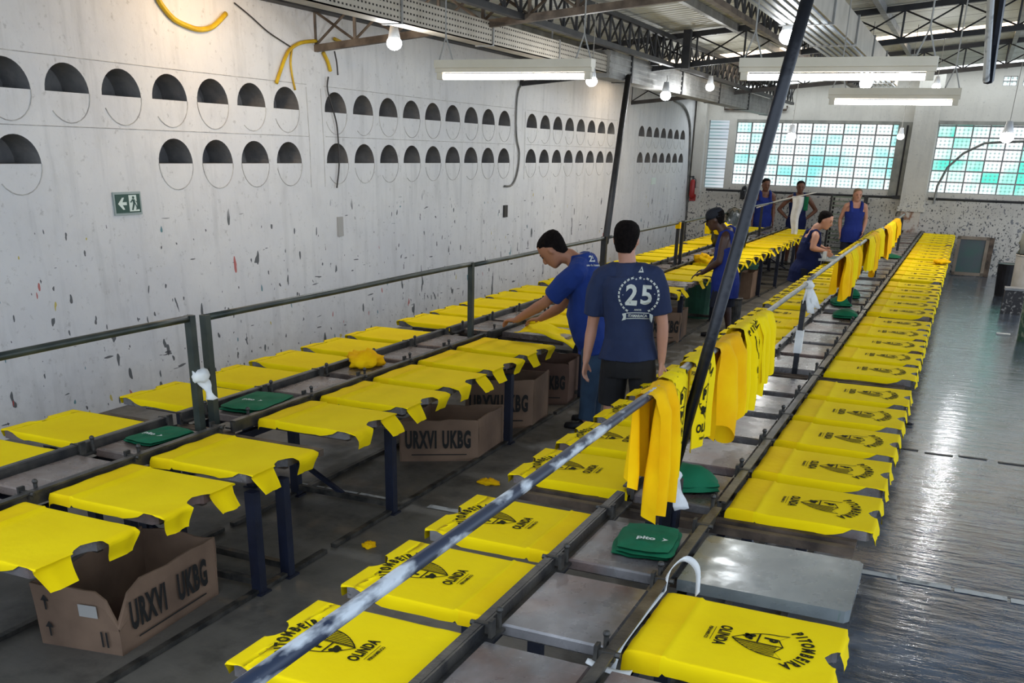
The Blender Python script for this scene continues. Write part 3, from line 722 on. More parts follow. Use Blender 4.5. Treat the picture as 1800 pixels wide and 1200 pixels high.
# stop clamp on the rails
q = M(); q.bb((-.035, -.012, -.03), (.035, .012, .012)); q.bb((-.045, -.02, -.05), (-.03, .02, .03)); q.tube([(.03, 0, 0), (.055, 0, 0)], .012, 6)
CL = q.mesh('stop_clamp', 'steel_dark')
q = M(); q.tube([(0, 0, -.05), (0, 0, .035)], .011, 6); q.ball((0, 0, .04), .016, 8); PIN = q.mesh('stop_pin', 'steel_dark')
SECTION = {}
def section(side, mi, Y0, FAR0, P, nr=5):
    # side 'R' or 'L'; P: x layout
    k = mi+1
    who = 'right-hand' if side == 'R' else 'left-hand'
    base = {'R': 'right-hand T-shirt printing table', 'L': 'left-hand T-shirt printing table by the wall'}[side]
    extra = ['nearest the camera', 'just beyond the first gap', 'third from the camera', 'fourth from the camera', 'fifth from the camera', 'sixth from the camera', 'at the far end'][k]
    t = thing('printing_table', 'steel section of the %s, %s' % (base, extra), 'printing table', ((P['rl']+P['rr'])/2, Y0+2, zf(Y0+2)))
    o0 = V(t.location); x0 = o0.x
    def T(m): return local(m, o0)
    y0, y1 = Y0+.02, Y0+.47+.69*nr
    for x, s in ((P['rl'], -1), (P['rr'], 1)):
        q = M(); q.bb((x-.011, y0, ZT-.05), (x+.011, y1, ZT+.032)); q.bb((x, y0, ZT-.03), (x+s*-.055, y1, ZT-.018)); q.bb((x, y0, ZT+.024), (x+s*.035, y1, ZT+.034))
        T(q).build('side_rail', 'steel_rail', t)
    # cross bars under every board row
    for i in range(nr):
        yf = FAR0+.745*i
        for dy in (-.44, -.12):
            q = M(); q.bb((P['ol']+.12, yf+dy-.018, ZT-.10), (P['or']-.12, yf+dy+.018, ZT-.062)); T(q).build('cross_bar', 'steel_rust', t)
    for dy in (0, .10):                      # twin tie bars that close the section
        q = M(); q.bb((P['ol']+.08, y1-.06+dy, ZT-.095), (P['or']-.07, y1-.015+dy, ZT-.05)); T(q).build('tie_bar', 'steel_rust', t)
    q = M(); q.bb((P['rl'], y0-.02, ZT-.11), (P['rr'], y0+.03, ZT-.05)); T(q).build('end_bar', 'steel_rust', t)
    # frame beams and legs
    ly = [Y0+.78, Y0+2.85]
    if side == 'L' and mi == -1: ly = [Y0+3.24, Y0+3.52]
    for x in (P['lo'], P['li'], P['ri'], P['ro']):
        if x in (P['li'], P['ri']): q = M(); q.bb((x-.022, y0, ZT-.155), (x+.022, y1, ZT-.105)); T(q).build('frame_beam', 'leg_blue', t)
        for y in ly:
            z0 = zf(y)
            q = M(); q.bb((x-.032, y-.03, z0), (x+.032, y+.03, ZT-.10)); q.bb((x-.05, y-.05, z0), (x+.05, y+.05, z0+.012)); T(q).build('leg', 'leg_blue', t)
    for y in ly:
        z0 = zf(y); q = M(); q.bb((P['lo'], y-.02, z0+.05), (P['ro'], y+.02, z0+.09)); T(q).build('foot_bar', 'steel_dark', t)
    q = M(); q.bar((P['ri'], ly[0], zf(y0)+.30), ((P['ri']+P['ro'])/2, ly[0], zf(y0)+.08), .03, .03); T(q).build('diagonal_brace', 'leg_blue', t)
    for x in (P['ri'], P['ro']):
        z0 = zf(y0); q = M(); q.add([(x-.02, y0, z0+.004), (x+.02, y0, z0+.004), (x+.02, y1, zf(y1)+.004), (x-.02, y1, zf(y1)+.004), (x-.02, y0, z0+.03), (x+.02, y0, z0+.03), (x+.02, y1, zf(y1)+.03), (x-.02, y1, zf(y1)+.03)], [(0, 1, 2, 3), (4, 7, 6, 5), (0, 4, 5, 1), (1, 5, 6, 2), (2, 6, 7, 3), (3, 7, 4, 0)])
        T(q).build('floor_runner', 'steel_dark', t)
    for i in range(nr):
        yf = FAR0+.745*i; yc = yf-.285
        put('platen', P['mid'], t, V((P['mx'], yc, ZT-.004))-o0)
        a = put('platen', P['sideR'], t, V((P['ir'], yc, ZT))-o0)
        if side == 'R' and mi == -1 and i == 4: a.data = PL_clean; a.location.z += .004
        b = put('platen', P['sideL'], t, V((P['il'], yc, ZT))-o0, PI)
        if P.get('tilt'): pass
        for x in (P['rl'], P['rr']):
            c = put('stop_clamp', CL, t, V((x, yc+.36, ZT+.025))-o0)
            if x == P['rl']: c.rotation_euler = (0, 0, PI)
            put('stop_pin', PIN, t, V((x+(.03 if x == P['rl'] else -.03), yc-.3, ZT+.02))-o0)
    SECTION[side, mi] = t
    return t
PR = dict(rl=-1.445, rr=-.935, ol=-2.15, **{'or': -.14}, lo=-1.85, li=-1.50, ri=-.88, ro=-.55, mx=-1.19, mid=PL_mid, ir=-.885, il=-1.465, sideR=PL_side, sideL=PL_leftside)
PLt = dict(rl=-4.66, rr=-4.23, ol=-5.43, **{'or': -3.42}, lo=-5.36, li=-4.72, ri=-4.30, ro=-3.46, mx=-4.445, mid=PL_midL, ir=-4.175, il=-4.73, sideR=PL_short, sideL=PL_leftside)
for mi in range(-1, 6):
    section('R', mi, 4.92+4*mi, 5.5+4*mi, PR)
    section('L', mi, 4.95+4*mi, 5.77+4*mi, PLt, 3 if mi == 5 else 5)

# ---------------------------------------------------------------- the print
def make_print():
    m = M(); R90 = Matrix.Rotation(-PI/2, 4, 'Z')    # reading direction -y, letter tops towards +x
    def put_t(tm, x, y, ang=0, mi=1):
        m.merge(tm, Matrix.Translation(V((x, y, 0))) @ Matrix.Rotation(-PI/2+ang, 4, 'Z'), mi)
    word = 'PITOMBEIRA'; r = .195; cx = .300
    ws = {'I': .5, 'M': 1.25, 'O': 1.05, 'T': .95, 'P': .92, 'B': .95, 'E': .9, 'R': .98, 'A': 1.02}
    tot = sum(ws[c] for c in word); span = 1.80; a = span/2
    for c in word:
        st = span*ws[c]/tot; a -= st/2
        tm = text_m(c, .066, .0034, .66)
        put_t(tm, cx+math.cos(a)*r, math.sin(a)*r, a); a -= st/2
    # shield: outline, point towards the hem
    def shield(s):
        pts = []
        top = .400; pts.append((top+.006, 0)); pts.append((top-.008, .030*s)); pts.append((top-.018, .055*s)); pts.append((top+.016, .104*s))
        for k in range(9):
            t = k/8; pts.append((top-.022-t*.175, (.096*(1-t**2.2))*s))
        return pts
    out = [(x, y) for x, y in shield(1)]+[(x, y) for x, y in reversed(shield(-1))][:-1]
    c0 = (.31, 0)
    inn = [(c0[0]+(x-c0[0])*.94, c0[1]+(y-c0[1])*.93) for x, y in out]
    n = len(out)
    m.add([(x, y, 0) for x, y in out]+[(x, y, 0) for x, y in inn], [(i, (i+1) % n, n+(i+1) % n, n+i) for i in range(n)], 1)
    # left half (y<0) stripes running along x, right half split: P over a small tree
    def half(x):                                   # half width of the shield at x
        t = (.378-x)/.175
        return .096*(1-max(0, min(1, t))**2.2)*.92 if x < .378 else .088
    for j in range(8):
        y = -.008-j*.0115
        xs_ = [x for x in [.212+.01*k for k in range(18)] if half(x) > abs(y)]
        if len(xs_) > 1: m.add([(xs_[0], y, 0), (xs_[-1], y, 0), (xs_[-1], y-.0052, 0), (xs_[0], y-.0052, 0)], [(0, 1, 2, 3)], 1)
    m.add([(.208, .001, 0), (.40, .001, 0), (.40, -.005, 0), (.208, -.005, 0)], [(0, 1, 2, 3)], 1)
    m.add([(.300, 0, 0), (.307, 0, 0), (.307, .080, 0), (.300, .077, 0)], [(0, 1, 2, 3)], 1)
    put_t(text_m('P', .070, .004, .9), .348, .042)
    for dx, dy, r_ in ((.265, .034, .018), (.278, .050, .013), (.256, .050, .012), (.276, .020, .010)):
        m.add([(dx+math.cos(k*PI/4)*r_*random.uniform(.7, 1.1), dy+math.sin(k*PI/4)*r_, 0) for k in range(8)], [tuple(range(8))], 1)
    m.add([(.238, .032, 0), (.258, .031, 0), (.258, .038, 0), (.238, .038, 0)], [(0, 1, 2, 3)], 1)
    put_t(text_m('OLINDA', .062, .0026, .70, spacing=1.08), .168, 0)
    m.add([(.130, .060, 0), (.1325, .060, 0), (.1325, -.060, 0), (.130, -.060, 0)], [(0, 1, 2, 3)], 1)
    put_t(text_m('PERNAMBUCO', .019, .0008, .90), .112, 0)
    return m
PRINT = make_print()
PX = .135                                        # print shift from the hem
def shirt_m(L, Wd, drop, flap, neck, printed=False, seed=0, hem=.15, fold=True, lift=0, curl=.0):
    rnd = random.Random(seed); m = M()
    off = V((rnd.random()*50, rnd.random()*50, 0))
    us = [-.022, -.004, .02, .06, .10, hem-.012, hem, hem+.012, .22, .30, .38, .46, .50, .53, .56, .60, .64, L-.08, L-.05, L-.03, L-.012, L, L+.012, L+.03]
    k = L+.055
    while k < L+flap: us.append(k); k += .025
    us.append(L+flap)
    h = Wd/2
    def vmax(u):
        if u < .50: 
            return h+drop*(1+.06*math.sin(u*9+seed))+(.012 if u < hem else 0)
        if u < L-.05:
            t = (u-.50)/(L-.05-.50); return h+.003+drop*max(0, 1-t*1.45)**.5
        if u <= L: return h+.003+.008*(u-L+.05)/.05
        return h+.011-.035*(u-L)/flap
    def vneck(u):
        if u < L-.05: return 0
        if u <= L: return neck*math.sin(PI/2*(u-(L-.05))/.05)**.8*.92
        return neck*(.92+.25*(u-L)/flap)
    def P(u, v, s):
        av = abs(v); z = 0; y = av; x = u
        if av > h:
            d = av-h; y = h+.003+.10*d; z -= d
        if u > L:
            d = u-L; x = L+.004+(.16+.1*curl)*d+(.03*math.sin(d*22+s*seed) if flap > .1 else 0); z -= d
        if u < 0: z += -.028*(-u)/.022; x = u*.6
        rib = 0
        if fold:
            if u < hem-.005: z += .0045
            if abs(u-hem) < .006: z += .009
        nz = noise.noise(V((u*7, v*7, 0))+off)
        if av > h*1.02: y += .007*noise.noise(V((u*14, av*10, 3))+off)*(1 if av > h else .3)
        if u > L: x += .02*noise.noise(V((v*16, u*10, 6))+off)
        if u < hem: z += .004*nz; x += .006*noise.noise(V((v*12, 0, 9))+off)
        return (x, s*y, z+.004+.0015*nz+lift)
    for s in (1, -1):
        rows = []
        for u in us:
            a, b = vneck(u), vmax(u)
            bi = min(b, h)
            r = [a+(bi-a)*t for t in (0, .12, .3, .5, .7, .88, .97, 1)]
            r += [bi+(b-bi)*t for t in (.1, .4, .7, 1)] if b > h else [b]*4
            rows.append([P(u, v, s) for v in r])
        nv = len(rows[0]); vs = [p for r in rows for p in r]
        fs = []
        for i in range(len(rows)-1):
            for j in range(nv-1):
                q = (i*nv+j, (i+1)*nv+j, (i+1)*nv+j+1, i*nv+j+1)
                fs.append(q if s > 0 else tuple(reversed(q)))
        # the folded hem strip is a slightly deeper yellow where the cloth is doubled
        mi_ = 0
        b = len(m.v); m.v += vs
        for idx, f in enumerate(fs):
            m.f.append([b+i for i in f]); m.mi.append(2 if (fold and us[idx//(nv-1)] < hem-.014) else 0)
    if printed: m.merge(PRINT, Matrix.Translation(V((PX, 0, .0075+lift))))
    return m
def smesh(**k):
    me = shirt_m(**k).mesh('yellow_shirt', ['yellow_cloth', 'print_ink', 'yellow_hem'], smooth=True, merge=.0004)
    return me
SR = [smesh(L=.745, Wd=.575, drop=.055, flap=.085, neck=.075, printed=True, seed=k, fold=(k != 2)) for k in range(5)]
SRl = [smesh(L=.705, Wd=.575, drop=.055, flap=.07, neck=.075, printed=True, seed=10+k, fold=(k == 1)) for k in range(3)]
SL = [smesh(L=.745, Wd=.58, drop=.05, flap=.115, neck=.095, seed=20+k, curl=k*.6) for k in range(5)]
SLl = [smesh(L=.70, Wd=.575, drop=.045, flap=.06, neck=.08, seed=30+k, fold=False) for k in range(3)]
where = {'R': 'right-hand table', 'L': 'left-hand table'}
def lay(side, lr, mi, i, me=None, lbl=None):
    P = PR if side == 'R' else PLt
    FAR0 = (5.5 if side == 'R' else 5.77)+4*mi; yc = FAR0+.745*i-.285
    x = P['ir']+.0 if lr == 'r' else P['il']
    pool = {('R', 'r'): SR, ('R', 'l'): SRl, ('L', 'r'): SL, ('L', 'l'): SLl}[side, lr]
    me = me or random.choice(pool)
    o = put('yellow_shirt', me, None, V((x, yc, ZT)), 0 if lr == 'r' else PI)
    o.rotation_euler.z += random.uniform(-.012, .012)
    pr = 'printed' if side == 'R' else 'plain'
    lbl = lbl or '%s yellow shirt, %s edge of %s, %s board of the %s section' % (pr, 'right' if lr == 'r' else 'left', where[side], BRD[i], ORD[mi+1])
    tag(o, lbl, 'shirt', 'yellow shirts laid out on the boards')
    return o
for mi in range(-1, 6):
    for i in range(5):
        if not (mi == -1 and i < 2):
            skipL = mi == 5 and i > 2
            if not (mi == -1 and i in (3, 4)) and not (mi == -1 and i == 2): lay('R', 'r', mi, i)
            lay('R', 'l', mi, i)
            if not skipL and not (mi == 1 and i in (0,)) and not (mi == 2 and i == 1): lay('L', 'r', mi, i)
            if not skipL: lay('L', 'l', mi, i)
o = lay('R', 'r', -1, 3, smesh(L=.745, Wd=.575, drop=.075, flap=.10, neck=.075, printed=True, seed=3), 'printed yellow shirt with white tape at its hem, nearest at right')
# white tape loop around the hem of the nearest right-hand shirt
def ribbon(pts, w, name, mt, lbl, cat, th=.003, side=None):
    m = M(); pts = [V(p) for p in pts]; rows = []
    for i, p in enumerate(pts):
        d = (pts[min(i+1, len(pts)-1)]-pts[max(i-1, 0)]).normalized()
        a = V(side) if side is not None else d.cross(V((0, 0, 1))).normalized()
        rows.append((p-a*w/2, p+a*w/2))
    vs = [q for r in rows for q in r]
    fs = [(2*i, 2*i+1, 2*i+3, 2*i+2) for i in range(len(rows)-1)]
    m.add(vs, fs)
    o = m.build(name, mt, smooth=True); md = o.modifiers.new('s', 'SOLIDIFY'); md.thickness = th
    return tag(o, lbl, cat)
def cr(P, n=5):
    P = [V(p) for p in P]; Q = []
    for i in range(len(P)-1):
        p0, p1, p2, p3 = P[max(i-1, 0)], P[i], P[i+1], P[min(i+2, len(P)-1)]
        for k in range(n):
            s = k/n; Q.append(.5*((2*p1)+(p2-p0)*s+(2*p0-5*p1+4*p2-p3)*s*s+(3*p1-p0-3*p2+p3)*s**3))
    Q.append(P[-1]); return Q
yn = 5.5-4+.745*3-.285
ribbon(cr([(-.915, yn+.30, .735), (-.91, yn+.15, .752), (-.915, yn-.05, .752), (-.92, yn-.28, .74), (-.93, yn-.33, .66)]), .035, 'white_tape', 'white_cloth', 'white tape along the hem of the nearest right-hand shirt', 'tape', side=(1, 0, .1))
ribbon(cr([(-.90, yn+.28, .74), (-.91, yn+.38, .80), (-.86, yn+.44, .85), (-.79, yn+.40, .83), (-.76, yn+.31, .75)]), .03, 'white_tape', 'white_cloth', 'loop of white tape standing up behind the nearest right-hand shirt', 'tape', side=(.5, .2, .9))
ribbon(cr([(-.93, yn-.33, .67), (-1.0, yn-.36, .70), (-.99, yn-.42, .73), (-.9, yn-.40, .70), (-.84, yn-.36, .69)]), .03, 'white_tape', 'white_cloth', 'white tape end curling at the bottom edge beside the right rail', 'tape', side=(0, 1, .2))
# ---------------------------------------------------------------- green folded cloths
def folded(loc, sx, sy, rz, lbl, seed=0, layers=3, hh=.035, logo=True, puff=.0, mt='green_cloth'):
    t = thing('green_cloth', lbl, 'cloth', loc, rz); rnd = random.Random(seed)
    for l in range(layers):
        q = M(); s = 1-.05*l; dx, dy = rnd.uniform(-.015, .015), rnd.uniform(-.015, .015); z = l*hh/layers*1.0
        n = 18
        def fn(a, b, top):
            x = (a-.5)*2; y = (b-.5)*2
            e = max(abs(x), abs(y)); r = (1-e**6)
            zz = z+(hh/layers*(.5+.5*(1 if top else -1)*max(r, 0)))+(puff*(1-x*x)*(1-y*y) if top else 0)
            k = 1-.10*(abs(x)*abs(y))**2
            nz = noise.noise(V((x*2+seed, y*2+l, 0)))
            return (x*sx/2*s*k+dx+.012*nz, y*sy/2*s*k+dy+.012*noise.noise(V((y*2, x*2, seed+l))), zz+(.010*nz*r+.004 if top else 0))
        q.grid(n, n, lambda a, b: fn(a, b, True)); q.grid(n, n, lambda a, b: fn(a, 1-b, False))
        q.build('cloth_layer', mt, t, smooth=True)
    if logo:
        q = M(); q.merge(text_m('pito', .055, .002, 1.0)); q.add([(.075, -.02, 0), (.105, .004, 0), (.075, .024, 0), (.085, .003, 0)], [(0, 1, 2, 3)])
        q.xform(Matrix.Translation(V((0, -sy*.18, hh+.020+puff))))
        q.build('printed_logo', 'white_ink', t)
    return t
def midr(mi, i): return V((PR['mx'], 5.5+4*mi+.745*i-.285, ZT-.002))
def midl(mi, i): return V((PLt['mx'], 5.77+4*mi+.745*i-.285, ZT-.002))
folded(midr(-1, 4)+V((.07, .03, 0)), .30, .40, .12, 'folded green cloth with small white logo, nearest on the right-hand table', 1, 3, .05)
c = midr(0, 0); folded(c+V((.0, .0, 0)), .34, .36, .5, 'rumpled green cloth behind the tied post on the right-hand table', 5, 2, .05, False, .07)
c = WZ(1487, 558, ZT); folded((c.x, c.y, ZT-.002), .30, .34, .1, 'rounded green cloth heap on the middle boards of the right-hand table', 8, 2, .05, False, .05)
c = WZ(1478, 536, ZT); folded((c.x, c.y, ZT-.002), .24, .36, .3, 'green cloth wrapped around the third post of the right-hand table', 9, 2, .05, False, .06)
c = WZ(1496, 523, ZT); folded((c.x, c.y, ZT-.002), .20, .30, .3, 'dark green rag bundle just behind the third post', 12, 2, .06, False, .06)
c = WZ(1566, 452, ZT); folded((c.x, c.y, ZT-.002), .34, .7, .5, 'spread green cloth near the far end of the right-hand table', 14, 1, .03, False, .03)
c = midl(-1, 4); folded(c+V((.02, .05, .0)), .27, .40, -.1, 'flat folded green cloth in front of the paired posts on the left-hand table', 21, 2, .03)
c = midl(0, 0); folded(c+V((.03, -.0, .0)), .36, .55, .1, 'larger draped green cloth just beyond the paired posts on the left-hand table', 25, 2, .05)
# yellow rags
def crumple(name, loc, r, sq, lbl, seed, mt='yellow_cloth_deep', cat='rag'):
    m = M(); off = V((seed*3.1, seed*1.7, 0))
    m.ball((0, 0, 0), r, 28, sq=sq)
    for i, v in enumerate(m.v):
        p = V(v); d = p.normalized()
        k = 1+.45*noise.noise(d*2.2+off)+.22*noise.noise(d*6+off)
        q = p*k; q.z = max(q.z, -r*sq[2]*.55); m.v[i] = tuple(q+V((0, 0, r*sq[2]*.55)))
    return tag(m.build(name, mt, loc=loc, smooth=True), lbl, cat)
c = WZ(642, 642, ZT); crumple('yellow_rag', (c.x, c.y, ZT), .15, (1, 1.0, .55), 'crumpled yellow rag on the middle boards of the left-hand table', 1)
c = WZ(858, 850, 0); crumple('yellow_rag', (c.x, c.y, 0), .075, (1.2, .8, .35), 'yellow scrap of cloth on the aisle floor beside the boxes', 2)
c = WZ(648, 960, 0); crumple('yellow_rag', (c.x, c.y, 0), .05, (.8, 1.2, .4), 'tiny yellow scrap on the floor between the two tables, nearest the camera', 4)
c = WZ(1236, 462, ZT); crumple('yellow_rag', (c.x, c.y, ZT), .16, (1, 1, .6), 'yellow cloth bunched on the middle of the left table by the man in a cap', 6)
c = WZ(1655, 465, ZT); crumple('yellow_rag', (c.x-.02, c.y, ZT+.02), .13, (1, 1.6, .35), 'deep yellow cloth heaped on the far right-hand boards', 8)
# ---------------------------------------------------------------- drying rails above the tables
def rail(side, k, x, y0, y1, z, posts, mt_rail, mt_post, lbl, r=.020, pw=.05):
    t = thing('drying_rail', lbl, 'rail', (x, (y0+y1)/2, ZT-.08)); o0 = V(t.location)
    q = M(); pts = [V((x, y0+(y1-y0)*s, z+.002*math.sin(s*9+k))) for s in [i/12 for i in range(13)]]; q.tube(pts, r, 10); local(q, o0).build('rail_bar', mt_rail, t, smooth=True)
    for yp, zt in posts:
        q = M(); q.bb((x-pw/2, yp-pw/2, ZT-.10), (x+pw/2, yp+pw/2, zt)); local(q, o0).build('post', mt_post, t)
    return t
rail('L', 0, -4.38, .8, 4.86, 1.45, [(4.84, 1.47)], 'rail_green', 'rail_green', 'dark green rail on the left-hand table, section nearest the camera', .022)
rail('L', 1, -4.38, 4.97, 8.90, 1.435, [(4.98, 1.455), (8.87, 1.45)], 'rail_green', 'rail_green', 'dark green rail on the left-hand table running from the tied posts to the single post', .022)
rail('L', 2, -4.38, 8.93, 12.92, 1.42, [(12.92, 1.44)], 'rail_green', 'pole_navy', 'rail of the left-hand table behind the two men in T-shirts', .022, .07)
rail('L', 3, -4.38, 12.97, 16.9, 1.42, [(16.75, 1.44)], 'rail_green', 'pole_navy', 'rail of the left-hand table ending at the yellow-taped post', .02)
rail('L', 4, -4.38, 17.0, 20.9, 1.42, [(17.05, 1.44)], 'rail_green', 'pole_navy', 'rail of the left-hand table beside the man in a cap', .02)
rail('L', 5, -4.38, 21.0, 28.4, 1.44, [(24.3, 1.40)], 'rail_grey', 'pole_navy', 'pale rail of the left-hand table in front of the two men at the far wall', .018)
rail('R', 0, -1.15, .75, 4.30, 1.49, [], 'rail_splat', 'pole_navy', 'blue rail spattered with white paint rising from the bottom left towards the hanging shirts', .021)
rail('R', 1, -1.15, 4.66, 4.90, 1.50, [(4.70, 1.50)], 'rail_grey', 'pole_navy', 'short rail stub on the post beside the leaning pole', .021, .045)
rail('R', 2, -1.15, 5.25, 9.0, 1.48, [(8.93, 1.34)], 'rail_grey', 'pole_navy', 'grey rail over the right-hand table between the draped shirts and the ragged white tie', .019, .045)
rail('R', 3, -1.15, 9.05, 13.3, 1.50, [(13.3, 1.36)], 'rail_grey', 'pole_navy', 'grey rail over the right-hand table ending at the first far bundle of yellow shirts', .02, .045)
rail('R', 4, -1.16, 13.35, 17.3, 1.48, [(17.1, 1.45)], 'rail_grey', 'pole_navy', 'grey rail over the right-hand table between the far bundles of shirts', .02, .045)
rail('R', 5, -1.16, 17.35, 22.9, 1.44, [(22.5, 1.40)], 'rail_grey', 'pole_navy', 'last rail over the right-hand table near the far column', .02, .05)
# tied rags and tape on the posts
def knot(name, loc, r, lbl, seed, tails=((.02, -.03, -.22), (-.03, .03, -.16)), mt='white_cloth'):
    t = thing(name, lbl, 'rag', loc)
    q = M(); q.ball((0, 0, 0), r, 16, sq=(1.2, 1.3, .9))
    for i, v in enumerate(q.v):
        p = V(v); q.v[i] = tuple(p*(1+.4*noise.noise(p*30+V((seed, 0, 0)))))
    q.build('knot', mt, t, smooth=True)
    for a in tails:
        q = M(); A = V(a)
        q.grid(8, 4, lambda s, w: tuple(A*s+V(((w-.5)*.045*(1+s*.3), (w-.5)*.035+.02*math.sin(s*7+seed+w*3), .012*math.sin(w*9)))))
        ob = q.build('tail', mt, t, smooth=True); md = ob.modifiers.new('s', 'SOLIDIFY'); md.thickness = .004
    return t
c = WX(352, 660, -4.36); knot('tie_rag', c, .05, 'white rag knotted round the paired green posts on the left-hand table', 3, ((.10, -.02, -.14), (-.03, .02, -.10)))
c = WX(1182, 835, -1.12); knot('tie_rag', c, .035, 'white strip knotted round the foot of the leaning pole', 5, ((.07, -.02, -.17), (.03, -.04, -.12)))
c = WX(1422, 500, -1.13); knot('tie_rag', c, .04, 'ragged white cloth hanging from the grey rail above the second post', 7, ((.05, -.02, -.24), (.09, .03, -.20), (.0, .0, -.22)))
m = M(); c = WX(1403, 590, -1.15); m.bb((-.032, -.032, -.10), (.032, .032, .10)); tag(m.build('tape_wrap', 'white_cloth', loc=(-1.15, 8.93, .98)), 'white tape wrapped round the second post of the right-hand table', 'tape')
m = M(); m.bb((-.04, -.04, -.05), (.04, .04, .05)); tag(m.build('tape_wrap', 'yellow_cloth_deep', loc=(-4.38, 16.75, 1.38)), 'dirty yellow tape wrapped round a post top of the left-hand table', 'tape')
# leaning poles
m = M(); a = V((-1.145, 4.79, .70)); b = V((-.56, 3.55, 3.6)); 
A_ = WX(1181, 838, -1.145); B_ = CAM+(W(1419, 0, 1)-CAM)/(W(1419, 0, 1)-CAM).dot(fw)*4.15
d = (B_-A_); m.tube([A_-d*.04, A_+d*.4, A_+d*.8, B_+d*.12], .029, 16)
tag(m.build('leaning_pole', 'pole_navy', smooth=True), 'thick dark pole leaning from the right-hand table up past the camera', 'pole')
m = M(); m.bb((-.045, -.045, 0), (.045, .045, .27)); tag(m.build('pole_socket', 'leg_blue', loc=(-1.15, 4.74, ZT-.09)), 'dark blue square socket at the foot of the leaning pole', 'socket')
m = M(); A_ = V((-4.38, 12.97, 1.36)); B_ = WZ(1104, 140, 3.52); m.tube([A_, B_+(B_-A_)*.02], .045, 12); tag(m.build('leaning_pole', 'truss_black', smooth=True), 'slender black pole rising from the left-hand table to the ribbed duct', 'pole')
# ---------------------------------------------------------------- shirts draped over the right rail
def drape(y0, y1, zr_, Ll, Lr, seed, lbl, name='yellow_shirt', x=-1.15, amp=.03, taper=0, ptxt=None, nf=3.5, mats=('yellow_cloth', 'print_ink', 'yellow_cloth_deep'), cut=.0, spread=.0):
    m = M(); nu, nv = 44, 34; rnd = random.Random(seed); ph = rnd.random()*9
    w = y1-y0
    def P(a, b):
        s = -Ll+(Ll+Lr)*a
        L_ = Ll if s < 0 else Lr; d = abs(s); sg = -1 if s < 0 else 1
        edge = 1+cut*noise.noise(V((b*3, seed, sg)))
        d *= edge
        k = min(1, d/.12)
        rip = amp*k*(.4+.6*min(1, d/.4))*math.sin(b*2*PI*nf+ph+sg+1.2*noise.noise(V((b*3, d*2, seed))))
        xx = x+sg*(.026*min(1, d/.03)+.012+.02*k)+rip*1.0
        y = y0+w*b
        yc = (y0+y1)/2; y = yc+(y-yc)*(1-taper*min(1, d/max(L_, .01))+spread*d)+.02*noise.noise(V((d*5, b*4, seed)))*k
        z = zr_+.026-(max(0, d-.03) if d > .03 else -.0)*1.0+.006*noise.noise(V((b*6, d*8, seed)))-.012*(d/.03 if d < .03 else 1)
        return (xx, y, z)
    m.grid(nu, nv, P)
    o = m.mesh(name, list(mats), smooth=True)
    if ptxt:
        import bmesh
        bvh = BVHTree.FromPolygons(m.v, m.f)
        q = M()
        for pm, cy, cz, sgn in ptxt:
            vs = []; bad = set()
            for v in pm.v:
                # print plane: text x -> along y, text y -> up
                p = V((x+sgn*1.0, cy+v[0], cz+v[1])); h = bvh.ray_cast(p, V((-sgn, 0, 0)))
                vs.append((h[0]+V((sgn*.004, 0, 0))) if h[0] is not None else V((0, 0, 0)))
                if h[0] is None: bad.add(len(vs)-1)
            q.add(vs, [f for f in pm.f if not bad.intersection(f)], 1)
        mm = M(); mm.v = list(m.v); mm.f = list(m.f); mm.mi = list(m.mi); mm.merge(q)
        bpy.data.meshes.remove(o); o = mm.mesh(name, list(mats), smooth=True)
    ob = put(name, o)
    return tag(ob, lbl, 'shirt')
def crest(sc_=1.0, rot=0):
    q = M(); q.merge(PRINT, Matrix.Rotation(rot, 4, 'Z') @ Matrix.Scale(sc_, 4) @ Matrix.Translation(V((-.3, 0, 0)))); return q
drape(4.08, 4.40, 1.49, .46, .62, 1, 'plain yellow shirt draped over the rail end, nearest the camera', amp=.05, nf=2.0, taper=-.10, cut=.07, mats=('yellow_cloth_deep', 'print_ink', 'yellow_cloth'))  # darker orange shading of the folds is put into the deeper cloth colour
drape(4.40, 4.66, 1.50, .40, .55, 2, 'yellow shirt with black printed crest draped just in front of the leaning pole', amp=.012, nf=1.2, ptxt=[(crest(.95, PI/2), 4.54, 1.36, 1)])
drape(4.83, 5.22, 1.50, .35, .50, 3, 'yellow shirt with black lettering draped just behind the leaning pole', amp=.018, nf=1.6, ptxt=[(crest(1.0, PI/2), 5.02, 1.28, 1)])
drape(5.40, 6.0, 1.48, .40, .56, 4, 'wide plain yellow shirt hanging in big folds behind the pole', amp=.075, nf=2.2, cut=.25, mats=('yellow_cloth_deep', 'print_ink', 'yellow_cloth'))
drape(6.0, 6.55, 1.50, .42, .55, 5, 'yellow shirt with a black striped crest bunched over the grey rail', amp=.06, nf=2.2, ptxt=[(crest(.9, PI/2), 6.35, 1.34, 1)], cut=.15)
drape(6.50, 7.0, 1.48, .32, .44, 6, 'smaller yellow shirt last in the middle bundle on the grey rail', amp=.05, nf=2.0, cut=.3)
